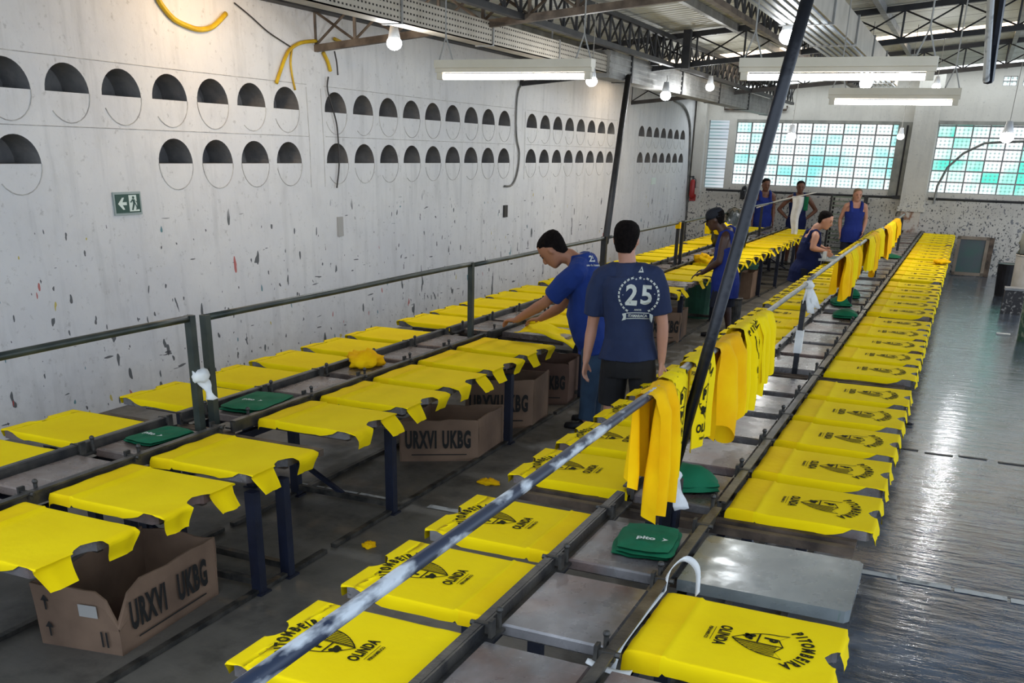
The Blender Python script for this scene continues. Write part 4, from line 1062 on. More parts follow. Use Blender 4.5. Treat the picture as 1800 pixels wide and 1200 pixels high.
for k, (y0, y1, L_, lb) in enumerate(((11.6, 12.15, .50, 'orange-yellow shirt hanging longest, first in the far bundle on the rail'), (12.15, 12.7, .42, 'yellow shirt second in the far bundle on the rail'), (12.7, 13.2, .36, 'yellow shirt third in the far bundle, just before the post'), (14.4, 15.1, .46, 'yellow shirt in the second far bundle, its near side drooping'), (15.1, 15.9, .55, 'deep yellow shirt hanging long in the second far bundle'), (16.0, 16.8, .40, 'yellow shirt last in the second far bundle before the post'), (17.5, 18.5, .48, 'yellow shirt in the third far bundle just beyond the post'), (18.5, 19.6, .42, 'yellow shirt in the middle of the third far bundle'), (19.6, 20.8, .34, 'yellow shirt farthest along the rail, close to the wall column'))):
    drape(y0, y1, 1.48 if k < 6 else 1.44, L_*.8, L_, 20+k, lb, amp=.05, nf=2.0+k % 3, cut=.3, mats=('yellow_cloth_deep', 'print_ink', 'yellow_cloth') if k % 2 == 0 else ('yellow_cloth', 'print_ink', 'yellow_cloth_deep'), x=-1.155)
# ---------------------------------------------------------------- cardboard boxes
def carton(corners, h, lbl, txt=True, face=0, tilt=.03, torn=False, dark=False, tsz=.15, sag=(0, 0, 0, 0), z=0):
    # corners: 4 floor points counter-clockwise; face = edge index that carries the printing
    c = sum((V((a, b, 0)) for a, b in corners), V((0, 0, 0)))/4
    t = thing('cardboard_box', lbl, 'box', (c.x, c.y, z)); P = [V((a, b, 0))-V((c.x, c.y, 0)) for a, b in corners]
    T = [p*(1+tilt)+V((0, 0, h-sag[i])) for i, p in enumerate(P)]
    th = .012
    for i in range(4):
        a, b = P[i], P[(i+1) % 4]; A_, B_ = T[i], T[(i+1) % 4]
        n = (b-a).cross(V((0, 0, 1))).normalized()
        q = M(); nn = 8; vs = []; N_ = 9
        def F(u, v, off):
            p = (a*(1-u)+b*u)*(1-v)+(A_*(1-u)+B_*u)*v
            p = p+n*(.018*noise.noise(V((u*2+i, v*2, c.x*3)))*v)
            if v > .95: p = p+V((0, 0, .02*noise.noise(V((u*4, i*3, c.y)))))
            if torn and i in torn and v > .4:
                e = (1-u) if i == torn[0] else u
                if e < .16: p = p-V((0, 0, h*(v-.4)*.9*(1-e/.16)))
            return p-n*off
        q.grid(N_, 6, lambda u, v: tuple(F(u, v, 0))); q.grid(N_, 6, lambda u, v: tuple(F(1-u, v, th)))
        q.grid(N_, 2, lambda u, v: tuple(F(u, 1, th*v)))
        side = q.build('side_panel', 'cardboard_dark' if dark else 'cardboard', t, smooth=False)
        if txt and i == face:
            L_ = (b-a).length
            ux = (b-a).normalized(); uz = (A_-a).normalized()
            q = M()
            for word, cu in (('URXVI', .27), ('UKBG', .72)):
                tm = text_m(word, tsz*1.35, .010, .42, spacing=1.15)
                q.add([a+ux*(L_*cu+v[0])+uz*(h*.52+v[1])+n*(.012) for v in tm.v], tm.f)
            q.add([a+ux*(L_*u)+uz*(h*w)+n*.012 for u, w in ((.15, .16), (.85, .16), (.85, .185), (.15, .185))], [(0, 1, 2, 3)])
            q.build('printed_lettering', 'box_ink', side)
        if txt and i == (face-1) % 4:
            L_ = (b-a).length; ux = (b-a).normalized(); uz = (A_-a).normalized(); q = M(); q2 = M()
            def rect(u, w, du, dw, qq): qq.add([a+ux*(L_*u+x)+uz*(h*w+y)+n*.014 for x, y in ((-du, -dw), (du, -dw), (du, dw), (-du, dw))], [(0, 1, 2, 3)])
            for u, w in ((.16, .75), (.16, .32)):
                rect(u, w-.06, .006, .03, q); q.add([a+ux*(L_*u+x)+uz*(h*w+y)+n*.014 for x, y in ((-.025, 0), (.025, 0), (0, .035))], [(0, 1, 2)])
            rect(.80, .25, .006, .045, q); rect(.86, .25, .006, .045, q)
            rect(.68, .68, .055, .035, q2)
            q.build('arrow_marks', 'box_ink', side); q2.build('shipping_label', 'paper', side)
    q = M(); q.add([p*.985+V((0, 0, .008)) for p in P]+[p*.985+V((0, 0, .0)) for p in P], [(0, 1, 2, 3), (7, 6, 5, 4)]); q.build('bottom_panel', 'cardboard_dark', t)
    return t
carton([(-4.08, 3.16), (-3.60, 3.24), (-3.66, 4.06), (-4.16, 4.0)], .36, 'open cardboard box with a torn near corner, under the nearest left-hand boards', True, 1, .02, torn=(0, 1), tsz=.16)
carton([(-4.04, 6.84), (-3.46, 7.18), (-3.50, 7.78), (-4.08, 7.44)], .36, 'open cardboard box with worn white end, in front of the dark table legs', True, 0, .0, tsz=.15)
carton([(-4.02, 8.05), (-3.46, 8.38), (-3.52, 8.92), (-4.06, 8.60)], .46, 'second cardboard box from the camera along the aisle, partly behind a leg', True, 0, .0, tsz=.16)
carton([(-3.98, 9.20), (-3.50, 9.42), (-3.56, 10.0), (-4.02, 9.8)], .44, 'cardboard box behind the bending man, third along the aisle', True, 0, .0, tsz=.14, dark=True)
carton([(-3.86, 13.35), (-3.42, 13.60), (-3.46, 14.2), (-3.9, 13.95)], .42, 'cardboard box under the left table near the man in a cap', True, 0, .0, tsz=.16)
carton([(-3.72, 19.2), (-3.5, 19.25), (-3.5, 19.9), (-3.72, 19.85)], .5, 'pale narrow carton standing by a far leg of the left-hand table', False, 0, .0, z=zf(19.5))
# bins under the far left-hand table
def bucket(c, r0_, r1, h, lbl, mt, name='plastic_bin', cat='bin', n=20, rim=.012):
    t = thing(name, lbl, cat, c); q = M()
    q.ringloft([(V((0, 0, z)), V((r, 0, 0)), V((0, r, 0))) for r, z in ((r0_, 0), (r0_+(r1-r0_)*.5, h*.5), (r1, h))], n, 0, False)
    q.ringloft([(V((0, 0, z)), V((r, 0, 0)), V((0, r, 0))) for r, z in ((r1-.012, h), (r0_-.008, .02))], n, 0, True)
    q.build('body', mt, t, smooth=False)
    q = M(); q.tube([(math.cos(k*2*PI/n)*r1, math.sin(k*2*PI/n)*r1, h) for k in range(n+1)], rim, 6); q.build('rim', mt, t)
    return t
bucket((-3.75, 16.1, zf(16)), .22, .26, .58, 'dark green plastic bin under the left table, right of the man in a cap', 'bin_green')
bucket((-4.1, 21.0, zf(21)), .32, .38, .5, 'wide green tub under the far part of the left-hand table', 'bin_green')
bucket((-3.05, 15.55, zf(15.5)), .10, .11, .42, 'small dark upright can on the floor behind the man in a cap', 'steel_dark', 'metal_can', 'can')
# ---------------------------------------------------------------- floor markings
for (xa, ya, xb, yb, lb) in ((-.30, 6.22, 2.6, 6.10, 'worn white painted line crossing the right-hand aisle floor'), (-6.9, 5.86, -2.7, 6.0, 'worn white painted line crossing the floor under the left-hand table')):
    m = M(); n = int(abs(xb-xa)/.3); d = (xb-xa)/n
    for k in range(n):
        if lb.startswith('worn white painted line crossing the floor') and k % 4 == 3: continue
        x_ = xa+d*k; y_ = ya+(yb-ya)*k/n
        m.add([(x_+.01, y_-.035, .004), (x_+d-.01, y_-.035, .004), (x_+d-.01, y_+.035, .004), (x_+.01, y_+.035, .004)], [(0, 1, 2, 3)])
    tag(m.build('floor_line', 'white_paint'), lb, 'floor marking')
m = M()
for p in ((1590, 788), (1650, 798), (1710, 804), (1780, 815)):
    c = WZ(p[0], p[1], .004); m.bb((c.x-.12, c.y-.02, .001), (c.x+.12, c.y+.02, .005))
tag(m.build('floor_line', 'floor_seam'), 'faint dark dashed seam in the wet right-hand aisle floor', 'floor marking')
c = WZ(1763, 590, zf(18)); m = M(); m.bb((-.1, -.05, 0), (.1, .05, .02)); tag(m.build('white_offcut', 'white_cloth', loc=(c.x, c.y, zf(c.y)+.002)), 'small white offcut lying on the right-hand aisle floor', 'scrap')
c = WZ(1598, 748, 0); m = M(); m.ball((0, 0, .02), .035, 8, sq=(1.3, 1, .5)); tag(m.build('dark_scrap', 'plastic_black', loc=(c.x, c.y, 0)), 'small dark lump on the floor at the edge of the right-hand table', 'scrap')
# ================================================================ PEOPLE
def norm(v): return V(v).normalized()
def person(label, J, face, skin, hair, top, bottoms, sc_=1.136, vox=.012, tee=True, jeans=False, cap=False, long_hair=False, fingers=True, hemz=None, shortz=None, belly=0., hand_dirs=None, curl=(.5, .5), shoes=True, head_tilt=None, trim=False, bald=False, hairmat='hair_black'):
    s = sc_
    J = {k: V(v) for k, v in J.items()}
    foot = (J['anL']+J['anR'])/2; base = V((foot.x, foot.y, min(J['anL'].z, J['anR'].z)-.08*s))
    t = thing('person', label, 'person', base)
    up = V((0, 0, 1)); shv = norm(J['shR']-J['shL']); hpv = norm(J['hipR']-J['hipL'])
    hipc = (J['hipL']+J['hipR'])/2; shc = (J['shL']+J['shR'])/2
    spine = norm(shc-hipc)
    fwd_t = norm(up.cross(shv)) if abs(spine.z) > .3 else norm(spine.cross(shv))
    fwd_t = norm(spine.cross(-shv)) * 1.0
    # chest looks to the side of the body where the face points
    if fwd_t.dot(norm(face)) < 0: fwd_t = -fwd_t
    body = M(); shd = (J['shR']-J['shL']).length/2
    def tr(t_, off=0): return hipc.lerp(shc, t_)+fwd_t*off
    def rings(infl=0, hem=-.24, topt=1.02):
        L = []
        prof = [(-.38, .158, .112, 0), (-.22, .164, .114, 0), (-.10, .172, .118, -.005), (.05, .168, .115, 0), (.25, .152, .108, .008), (.42, .150, .108+belly*.4, .01), (.60, .165, .115, .008), (.78, .176, .115, .0), (.92, .165, .100, -.01), (1.02, .125, .082, -.015), (1.10, .078, .064, -.015)]
        for a, w, d, o in prof:
            if a < hem or a > topt: continue
            k = max(0, min(1, a)); r = norm(hpv.lerp(shv, k))
            if infl > .02 and a < .12: w += .020; d += .016
            b = belly*math.exp(-((a-.25)/.25)**2)
            L.append((tr(a, (o+b*.6)*s), r*((w+infl+b*.3)*s), fwd_t*((d+infl+b*.5)*s)))
        return L
    body.ringloft(rings(), 18)
    neck = J['neck']; head = J['head']; hu = norm(head-neck) if head_tilt is None else norm(head_tilt)
    body.tube([shc-spine*.03*s, neck.lerp(shc, .3), neck+hu*.02*s, head-hu*.03*s], [.090*s, .066*s, .061*s, .060*s], 14)
    # trapezius / shoulders
    for sd, k in (('L', 1), ('R', 1)):
        sh = J['sh'+sd]; el = J['el'+sd]; wr = J['wr'+sd]
        body.tube([shc+spine*.05*s, sh.lerp(shc, .45)+spine*.035*s, sh], [.055*s, .055*s, .056*s], 12, round_=True)
        body.tube([sh, sh.lerp(el, .3), sh.lerp(el, .7), el], [.056*s, .054*s, .046*s, .041*s], 12, round_=True)
        body.tube([el, el.lerp(wr, .25), el.lerp(wr, .7), wr], [.041*s, .043*s, .034*s, .026*s], 12, round_=True)
        hd = norm(hand_dirs[sd]) if hand_dirs and sd in hand_dirs else norm(wr-el)
        # palm and five fingers
        pn = V(hand_dirs[sd+'n']) if hand_dirs and sd+'n' in hand_dirs else shv
        side = norm(hd.cross(pn)) if hd.cross(pn).length > .1 else norm(hd.cross(fwd_t))
        pn = norm(side.cross(hd))
        pc = wr+hd*.045*s
        body.ringloft([(wr-hd*.01*s, side*.024*s, pn*.018*s), (wr+hd*.02*s, side*.034*s, pn*.016*s), (wr+hd*.06*s, side*.041*s, pn*.015*s), (wr+hd*.088*s, side*.040*s, pn*.013*s)], 10)
        cu = curl[0 if sd == 'L' else 1]
        for i, (o, ln) in enumerate(((-.032, .066), (-.011, .076), (.011, .072), (.031, .056))):
            p0 = wr+hd*.082*s+side*o*s; d = hd; q_ = p0; pts = [p0-hd*.015*s, p0]
            for seg in range(3):
                an = cu*(.35+.25*seg)+.05*i*cu
                d = norm(d*math.cos(an)+pn*math.sin(an)); q_ = q_+d*ln*s/3*1.08; pts.append(q_)
            body.tube(pts, [.0095*s, .0098*s, .009*s, .0085*s, .0075*s], 8, round_=True)
        th = -1 if sd == 'L' else 1
        p0 = wr+hd*.025*s+side*.028*s*(-1); d = norm(hd*.75-side*.6+pn*.35)
        body.tube([p0, p0+d*.035*s, p0+norm(d+hd*.4+pn*.2)*.068*s], [.013*s, .0115*s, .009*s], 8, round_=True)
    for sd in 'LR':
        hp, kn, an = J['hip'+sd], J['kn'+sd], J['an'+sd]
        body.tube([hp+V((0, 0, .03*s)), hp.lerp(kn, .4), hp.lerp(kn, .85), kn], [.088*s, .080*s, .060*s, .055*s], 14, round_=True)
        body.tube([kn, kn.lerp(an, .3), kn.lerp(an, .7), an], [.054*s, .056*s, .042*s, .036*s], 12, round_=True)
    # head: skull, face, jaw, nose, ears
    fd = norm(V(face)); fd = norm(fd-hu*fd.dot(hu)); rt = norm(fd.cross(hu))
    R = Matrix((rt, fd, hu)).transposed()
    hc = head+hu*.02*s
    H_ = M()
    hs = s*1.09
    def hp_(x, y, z): return hc+R @ V((x*hs, y*hs, z*hs))
    prof = [(-.112, .030, .034, .040), (-.100, .044, .056, .030), (-.075, .056, .074, .018), (-.045, .066, .086, .006), (-.01, .073, .094, -.002), (.025, .077, .098, -.005), (.055, .075, .095, -.008), (.082, .064, .082, -.008), (.100, .045, .058, -.008), (.110, .020, .026, -.008)]
    H_.ringloft([(hp_(0, o, z), R @ V((w*hs, 0, 0)), R @ V((0, d*hs, 0))) for z, w, d, o in prof], 18)
    H_.tube([hp_(0, .088, .012), hp_(0, .105, -.018), hp_(0, .104, -.030)], [.008*s, .013*s, .015*s], 8, round_=True)
    H_.tube([hp_(-.022, .084, -.058), hp_(0, .092, -.058), hp_(.022, .084, -.058)], [.006*s, .010*s, .006*s], 8, round_=True)
    H_.tube([hp_(-.035, .082, .022), hp_(0, .092, .024), hp_(.035, .082, .022)], [.008*s, .009*s, .008*s], 8, round_=True)
    for e in (-1, 1):
        H_.ball(hp_(e*.076, -.004, -.012), .030*s, 10, sq=(.35, .62, 1), R=R)
    body.merge(H_)
    me = bake(local(body, base), 'body', skin, vox, 3)
    put('body', me, t)
    # eyes and brows
    q = M()
    for e in (-1, 1):
        q.ball(hp_(e*.030, .0835, .004), .0105*s, 8, sq=(1.3, .6, .7), R=R)
        q.tube([hp_(e*.016, .090, .026), hp_(e*.046, .080, .026)], .0045*s, 6)
    local(q, base).build('eyes', 'eye', t, smooth=True)
    # hair: shell over the crown, sides and nape
    if not bald:
        q = M(); rings_ = []
        for z, w, d, o in prof:
            if z < -.05: continue
            rings_.append((hp_(0, o-.006, z+.004), R @ V(((w+.007)*hs, 0, 0)), R @ V((0, (d+.006)*hs, 0))))
        rings_.insert(0, (hp_(0, -.004, -.088), R @ V((.054*hs, 0, 0)), R @ V((0, .074*hs, 0))))
        q.ringloft(rings_, 20)
        # cut the forehead and face away by pulling front verts behind the hairline
        for i, v in enumerate(q.v):
            p = R.transposed() @ (V(v)-hc)/hs
            lim = .075 if p.z > .07 else (.055 if p.z > .045 else (.012 if p.z > .0 else (-.026 if p.z > -.055 else -.045)))
            if p.y > lim: p.y = lim-.004
            q.v[i] = tuple(hc+R @ (p*hs))
        if not long_hair:
            for e in (-1, 1): pass
        else:
            q.ringloft([(hp_(0, -.03, 0), R @ V((.086*s, 0, 0)), R @ V((0, .072*s, 0))), (hp_(0, -.035, -.08), R @ V((.088*s, 0, 0)), R @ V((0, .062*s, 0))), (hp_(0, -.045, -.17), R @ V((.075*s, 0, 0)), R @ V((0, .045*s, 0)))], 14)
        put('hair', bake(local(q, base), 'hair', hairmat, vox*.7, 1, disp=.004*s, dscale=.03), t)
    if cap:
        q = M(); rr_ = [(-.002, .084, .103), (.03, .087, .107), (.065, .083, .101), (.095, .062, .078), (.112, .026, .032)]
        q.ringloft([(hp_(0, -.006, z+.012), R @ V((w*hs, 0, 0)), R @ V((0, d*hs, 0))) for z, w, d in rr_], 18)
        q.add([], [])
        pts = [hp_(math.sin(a_)*.078, .085+math.cos(a_)*.075-.01, .012-.018*math.cos(a_)) for a_ in [(-1.45+2.9*k/10) for k in range(11)]]
        c0 = hp_(0, .06, .018)
        n_ = len(pts); vs = pts+[c0]+[p+hu*.008*s for p in pts]+[c0+hu*.008*s]
        q.add(vs, [(i, i+1, n_) for i in range(n_-1)]+[(n_+1+i+1, n_+1+i, 2*n_+1) for i in range(n_-1)]+[(i, n_+1+i, n_+2+i, i+1) for i in range(n_-1)])
        local(q, base).build('cap', 'cap_navy', t, smooth=True)
    # trousers / shorts
    q = M(); q.ringloft([(c_, a_*1.07, b_*1.10) for c_, a_, b_ in rings(.012, -.3, .12)], 18)
    for sd in 'LR':
        hp, kn, an = J['hip'+sd], J['kn'+sd], J['an'+sd]
        if jeans:
            q.tube([hp+V((0, 0, .03*s)), hp.lerp(kn, .4), kn, kn.lerp(an, .5), an+V((0, 0, .01))], [.104*s, .094*s, .075*s, .068*s, .064*s], 14)
        else:
            e = kn.lerp(hp, .12) if shortz is None else hp+(kn-hp)*((hp.z-shortz)/(hp.z-kn.z))
            q.tube([hp+V((0, 0, .03*s)), hp.lerp(e, .5), e], [.106*s, .104*s, .100*s], 14)
    if top == 'apron': pass
    put('trousers' if jeans else 'shorts', bake(local(q, base), 'bottoms', bottoms, vox, 3, disp=.012, dscale=.12), t)
    # upper garment
    q = M(); hem_t = (-.24 if tee else -.4) if hemz is None else hemz
    R2 = rings(.022 if tee else .030, hem_t, .80 if not tee else 1.03)
    R2 = [(R2[0][0]-spine*.03*s, R2[0][1]*1.04, R2[0][2]*1.06)]+R2
    q.ringloft(R2, 20)
    if tee:
        q.tube([shc-spine*.02*s, shc+spine*.100*s], [.118*s, .074*s], 16)
        for sd in 'LR':
            sh, el = J['sh'+sd], J['el'+sd]
            q.tube([shc+spine*.03*s, sh.lerp(shc, .45)+spine*.028*s, sh.lerp(shc, .05)], [.070*s, .075*s, .078*s], 14, round_=True)
            q.tube([sh.lerp(shc, .08), sh.lerp(el, .25), sh.lerp(el, .76)], [.079*s, .084*s, .080*s], 14)
    else:
        for sd in 'LR':
            sh = J['sh'+sd]; st = sh.lerp(shc, .42)+spine*.045*s
            bf = tr(.80)+(sh-shc)*.55
            q.tube([bf+fwd_t*.10*s, st+fwd_t*.055*s+spine*.01*s, st+spine*.035*s, st-fwd_t*.055*s+spine*.012*s, bf-fwd_t*.085*s], [.038*s, .034*s, .032*s, .034*s, .040*s], 10, round_=True)
        q.ringloft([(c_, a_*.86, b_*1.03) for c_, a_, b_ in rings(.014, .70, .93)], 18)
    shirt = put('t_shirt' if tee else 'tank_top', bake(local(q, base), 'top', top, vox, 3, disp=.022, dscale=.16), t)
    if shoes:
        q = M()
        for sd in 'LR':
            an = J['an'+sd]; toe = norm(V((face[0], face[1], 0)) if 'toe' not in J else J['toe'])
            q.ringloft([(an-toe*.05*s+V((0, 0, -.045*s)), toe.cross(up)*.035*s, up*.035*s), (an+V((0, 0, -.035*s)), toe.cross(up)*.042*s, up*.045*s), (an+toe*.10*s+V((0, 0, -.050*s)), toe.cross(up)*.046*s, up*.030*s), (an+toe*.17*s+V((0, 0, -.055*s)), toe.cross(up)*.036*s, up*.022*s)], 12)
        local(q, base).build('shoes', 'shoe', t, smooth=True)
    t['_'] = 0; del t['_']
    return t, shirt, base, fwd_t, spine, shv

def on_back(shirt, base, pieces, centre, dirn, name, mt):
    # lay flat printing (list of M in u,v) onto the shirt surface; dirn = from outside towards the cloth
    me = shirt.data; bvh = BVHTree.FromPolygons([v.co for v in me.vertices], [p.vertices for p in me.polygons])
    d = norm(dirn); upv = V((0, 0, 1)); r = norm(d.cross(upv)); u = norm(r.cross(d)); c = V(centre)-base
    q = M()
    for pm in pieces:
        vs = []
        for v in pm.v:
            p = c+r*v[0]+u*v[1]-d*.5; h = bvh.ray_cast(p, d)
            vs.append(h[0]-d*.006 if h[0] is not None else c+r*v[0]+u*v[1])
        q.add(vs, pm.f)
    return q.build(name, mt, shirt)

# P2: man seen from behind, "25" T-shirt
Y = 7.7
def JJ(d): return {k: W(*v) for k, v in d.items()}
J = JJ(dict(head=(1101, 425, Y), neck=(1102, 462, Y), shL=(1056, 486, Y), shR=(1152, 487, Y-.02), elL=(1041, 573, Y+.02), wrL=(1030, 634, Y-.02), elR=(1165, 572, Y), wrR=(1163, 636, Y), hipL=(1082, 628, Y), hipR=(1126, 630, Y)))
hl, hr = J['hipL'], J['hipR']
J['knL'] = V((hl.x-.02, Y+.02, .54)); J['knR'] = V((hr.x+.05, Y+.04, .54)); J['anL'] = V((hl.x-.02, Y-.02, .09)); J['anR'] = V((hr.x+.10, Y+.02, .09))
t, shirt, base, f_, sp_, sv_ = person('man seen from behind in a navy T-shirt printed with a large 25, black shorts', J, (-.12, 1, 0), 'skin_light', None, 'tee_navy', 'shorts_black', vox=.008, hemz=-.09, belly=.02, shortz=.52, curl=(.5, .4), hand_dirs=dict(L=(-.05, -.1, -1), R=(.02, -.1, -1)), head_tilt=(0, .1, 1))
c = W(1122, 520, Y-.15)
pcs = []
def T_(m_, x, y, r_=0): m_.xform(Matrix.Translation(V((x, y, 0))) @ Matrix.Rotation(r_, 4, 'Z')); pcs.append(m_)
T_(text_m('2', .205, .006, .95), -.055, .0); T_(text_m('5', .205, .006, .95), .062, .0)
q = M(); q.add([(-.10, -.078, 0), (-.01, -.078, 0), (-.01, -.062, 0), (-.10, -.062, 0)], [(0, 1, 2, 3)]); pcs.append(q)
for sgn in (-1, 1):
    for k in range(11):
        a_ = math.radians(-62+12.5*k); R_ = .166
        x, y = math.cos(a_)*R_*.95, math.sin(a_)*R_*.85
        for io in (-1, 1):
            q = M(); an = a_+PI/2+io*.55; l = .030
            ux, uy = math.cos(an), math.sin(an); nx_, ny_ = -uy, ux
            ox, oy = x+math.cos(a_)*io*.008, y+math.sin(a_)*io*.008
            pts = [(ox, oy), (ox+ux*l*.5+nx_*.008, oy+uy*l*.5+ny_*.008), (ox+ux*l, oy+uy*l), (ox+ux*l*.5-nx_*.008, oy+uy*l*.5-ny_*.008)]
            q.add([(sgn*px_, py_, 0) for px_, py_ in pts], [(0, 1, 2, 3) if sgn > 0 else (3, 2, 1, 0)]); pcs.append(q)
for x, y, r_ in ((-.03, .125, .009), (0, .135, .014), (.03, .128, .009), (-.125, .0, .005), (.125, .02, .005)):
    q = M(); q.add([(x+math.cos(PI/2+k*PI/5)*(r_ if k % 2 == 0 else r_*.45), y+math.sin(PI/2+k*PI/5)*(r_ if k % 2 == 0 else r_*.45), 0) for k in range(10)]+[(x, y, 0)], [(k, (k+1) % 10, 10) for k in range(10)]); pcs.append(q)
q = M()     # ribbon with lettering left open in it
def rb(x): return -.158-.55*x*x*1.2
n_ = 12
q.add([(x, rb(x)+.020, 0) for x in [-.085+.17*k/n_ for k in range(n_+1)]]+[(x, rb(x)+.026, 0) for x in [-.085+.17*k/n_ for k in range(n_+1)]], [(k, k+1, n_+2+k, n_+1+k) for k in range(n_)])
q.add([(x, rb(x)-.024, 0) for x in [-.085+.17*k/n_ for k in range(n_+1)]]+[(x, rb(x)-.018, 0) for x in [-.085+.17*k/n_ for k in range(n_+1)]], [(k, k+1, n_+2+k, n_+1+k) for k in range(n_)])
for s_ in (-1, 1): q.add([(s_*.088, rb(.088)-.028, 0), (s_*.122, rb(.11)-.038, 0), (s_*.110, rb(.1)-.010, 0), (s_*.122, rb(.11)+.018, 0), (s_*.088, rb(.088)+.024, 0)], [(0, 1, 2, 3, 4) if s_ > 0 else (4, 3, 2, 1, 0)])
pcs.append(q)
T_(text_m('ITAMARACA', .030, .0008, .85), 0, -.160); T_(text_m('ANOS', .020, .0005, 1), 0, -.112)
q = M(); q.add([(-.022, .175, 0), (.022, .178, 0), (0, .222, 0), (-.010, .187, 0), (.010, .188, 0), (0, .207, 0)], [(0, 3, 5, 2), (1, 2, 5, 4), (0, 1, 4, 3)]); pcs.append(q)
on_back(shirt, base, pcs, c, (-.12, 1, 0), 'shirt_print', 'white_ink')

# P1: bending man in royal blue T-shirt
Y = 8.75
J = JJ(dict(head=(974, 441, Y-.05), neck=(1004, 454, Y), shL=(1014, 480, Y-.25), shR=(1034, 460, Y+.25), elL=(958, 532, Y-.20), wrL=(908, 562, Y-.05), elR=(985, 540, Y+.22), wrR=(950, 560, Y+.25), hipL=(1046, 600, Y-.12), hipR=(1050, 590, Y+.14)))
hl, hr = J['hipL'], J['hipR']
J['knL'] = V((hl.x-.02, Y-.14, .50)); J['knR'] = V((hr.x+.02, Y+.14, .50)); J['anL'] = V((hl.x-.03, Y-.16, .09)); J['anR'] = V((hr.x+.0, Y+.14, .09))
t, shirt, base, f_, sp_, sv_ = person('man in royal blue T-shirt and jeans bending over the left-hand table', J, (-.85, -.05, -.55), 'skin_tan', None, 'tee_royal', 'jeans', sc_=1.22, vox=.009, jeans=True, hemz=-.20, belly=.05, curl=(.8, .6), head_tilt=(-.72, -.05, .62), hand_dirs=dict(L=(-1, .25, -.15), Ln=(0, 0, -1), R=(-1, .1, -.2), Rn=(0, 0, -1)))
pcs = []
T_(text_m('25', .075, .002, 1), 0, .0, .0); T_(text_m('anos de historia', .026, .0006, 1), 0, -.055); q = M(); q.add([(-.02, .055, 0), (.02, .055, 0), (0, .09, 0)], [(0, 1, 2)]); pcs.append(q)
on_back(shirt, base, pcs, W(1040, 455, Y), (-.55, .82, -.1), 'shirt_print', 'white_ink')
# the shirt he is pulling onto the board
m = M(); A_, B_, C_, D_ = V(WZ(903, 583, .84)), V(WZ(955, 563, .86)), V(WZ(1024, 580, .76)), V(WZ(1008, 606, .70))
def LS(a, b):
    p = (A_*(1-b)+B_*b)*(1-a)+(D_*(1-b)+C_*b)*a
    return tuple(p+V((0, 0, .05*math.sin(a*PI)*math.cos(b*4)+.03*noise.noise(V((a*4, b*3, 2)))-.04*a*a*(1-b))))
m.grid(22, 16, LS); o = m.build('yellow_shirt', 'yellow_cloth', smooth=True); md = o.modifiers.new('s', 'SOLIDIFY'); md.thickness = .004
tag(o, 'yellow shirt held up by the bending man over the left-hand table', 'shirt')

# P3: man in cap
Y = 14.5
J = JJ(dict(head=(1258, 388, Y), neck=(1268, 402, Y), shL=(1274, 420, Y-.16), shR=(1286, 409, Y+.18), elL=(1264, 460, Y-.20), wrL=(1234, 480, Y-.1), elR=(1262, 452, Y+.25), wrR=(1242, 474, Y+.2), hipL=(1270, 492, Y-.10), hipR=(1280, 490, Y+.12)))
hl, hr = J['hipL'], J['hipR']
J['knL'] = V((hl.x-.03, Y-.12, .46)); J['knR'] = V((hr.x+.02, Y+.12, .46)); J['anL'] = V((hl.x-.03, Y-.12, .09)); J['anR'] = V((hr.x+.08, Y+.14, .09))
person('man in a dark cap and blue tank top working at the left-hand table', J, (-.95, -.1, -.35), 'skin_dark', None, 'tank_blue', 'shorts_navy', sc_=1.17, vox=.011, tee=False, cap=True, hemz=-.4, shortz=.42, curl=(.6, .6), head_tilt=(-.35, 0, .93), hand_dirs=dict(L=(-1, -.1, -.3), Ln=(0, 0, -1), R=(-1, 0, -.2), Rn=(0, 0, -1)))

# P4: man with the squeegee, far side of the aisle
Y = 18.6
J = JJ(dict(head=(1450, 389, Y), neck=(1434, 402, Y), shL=(1408, 414, Y-.05), shR=(1434, 416, Y-.24), elL=(1424, 425, Y+.28), wrL=(1448, 436, Y+.2), elR=(1428, 436, Y-.34), wrR=(1449, 441, Y-.1), hipL=(1405, 470, Y+.12), hipR=(1416, 474, Y-.12)))
hl, hr = J['hipL'], J['hipR']; fz = zf(Y)
J['knL'] = V((hl.x, Y+.12, .42)); J['knR'] = V((hr.x, Y-.12, .42)); J['anL'] = V((hl.x-.02, Y+.12, fz+.09)); J['anR'] = V((hr.x+.02, Y-.12, fz+.09))
J['shL'] = J['shL']+V((0.10, .3, 0))
person('man in navy tank top pressing a squeegee over a screen frame', J, (.9, -.1, -.45), 'skin_light', None, 'tank_navy', 'shorts_navy', sc_=1.18, vox=.011, tee=False, hemz=-.4, shortz=.45, belly=.07, curl=(.9, .9), head_tilt=(.35, 0, .93), hand_dirs=dict(R=(.8, .2, -.5), L=(.8, -.1, -.5)))
c = WZ(1462, 452, .84); t = thing('printing_screen', 'aluminium-framed printing screen under the hands of the man with the squeegee', 'screen', (c.x, c.y, .80), -.05)
q = M()
for a_, b_ in (((-.30, -.38), (.36, -.34)), ((-.30, .34), (.36, .38)), ((-.30, -.38), (-.26, .38)), ((.32, -.38), (.36, .38))): q.bb((a_[0], a_[1], 0), (b_[0], b_[1], .04))
q.build('frame', 'alu', t); q = M(); q.bb((-.27, -.35, .006), (.33, .35, .010)); q.build('mesh', 'screen_mesh', t)
c2 = W(1452, 444, 18.55); q = M(); q.bb((-.03, -.18, -.1), (.03, .18, .03)); tag(q.build('squeegee', 'alu', loc=c2), 'pale squeegee held down on the screen frame', 'squeegee')

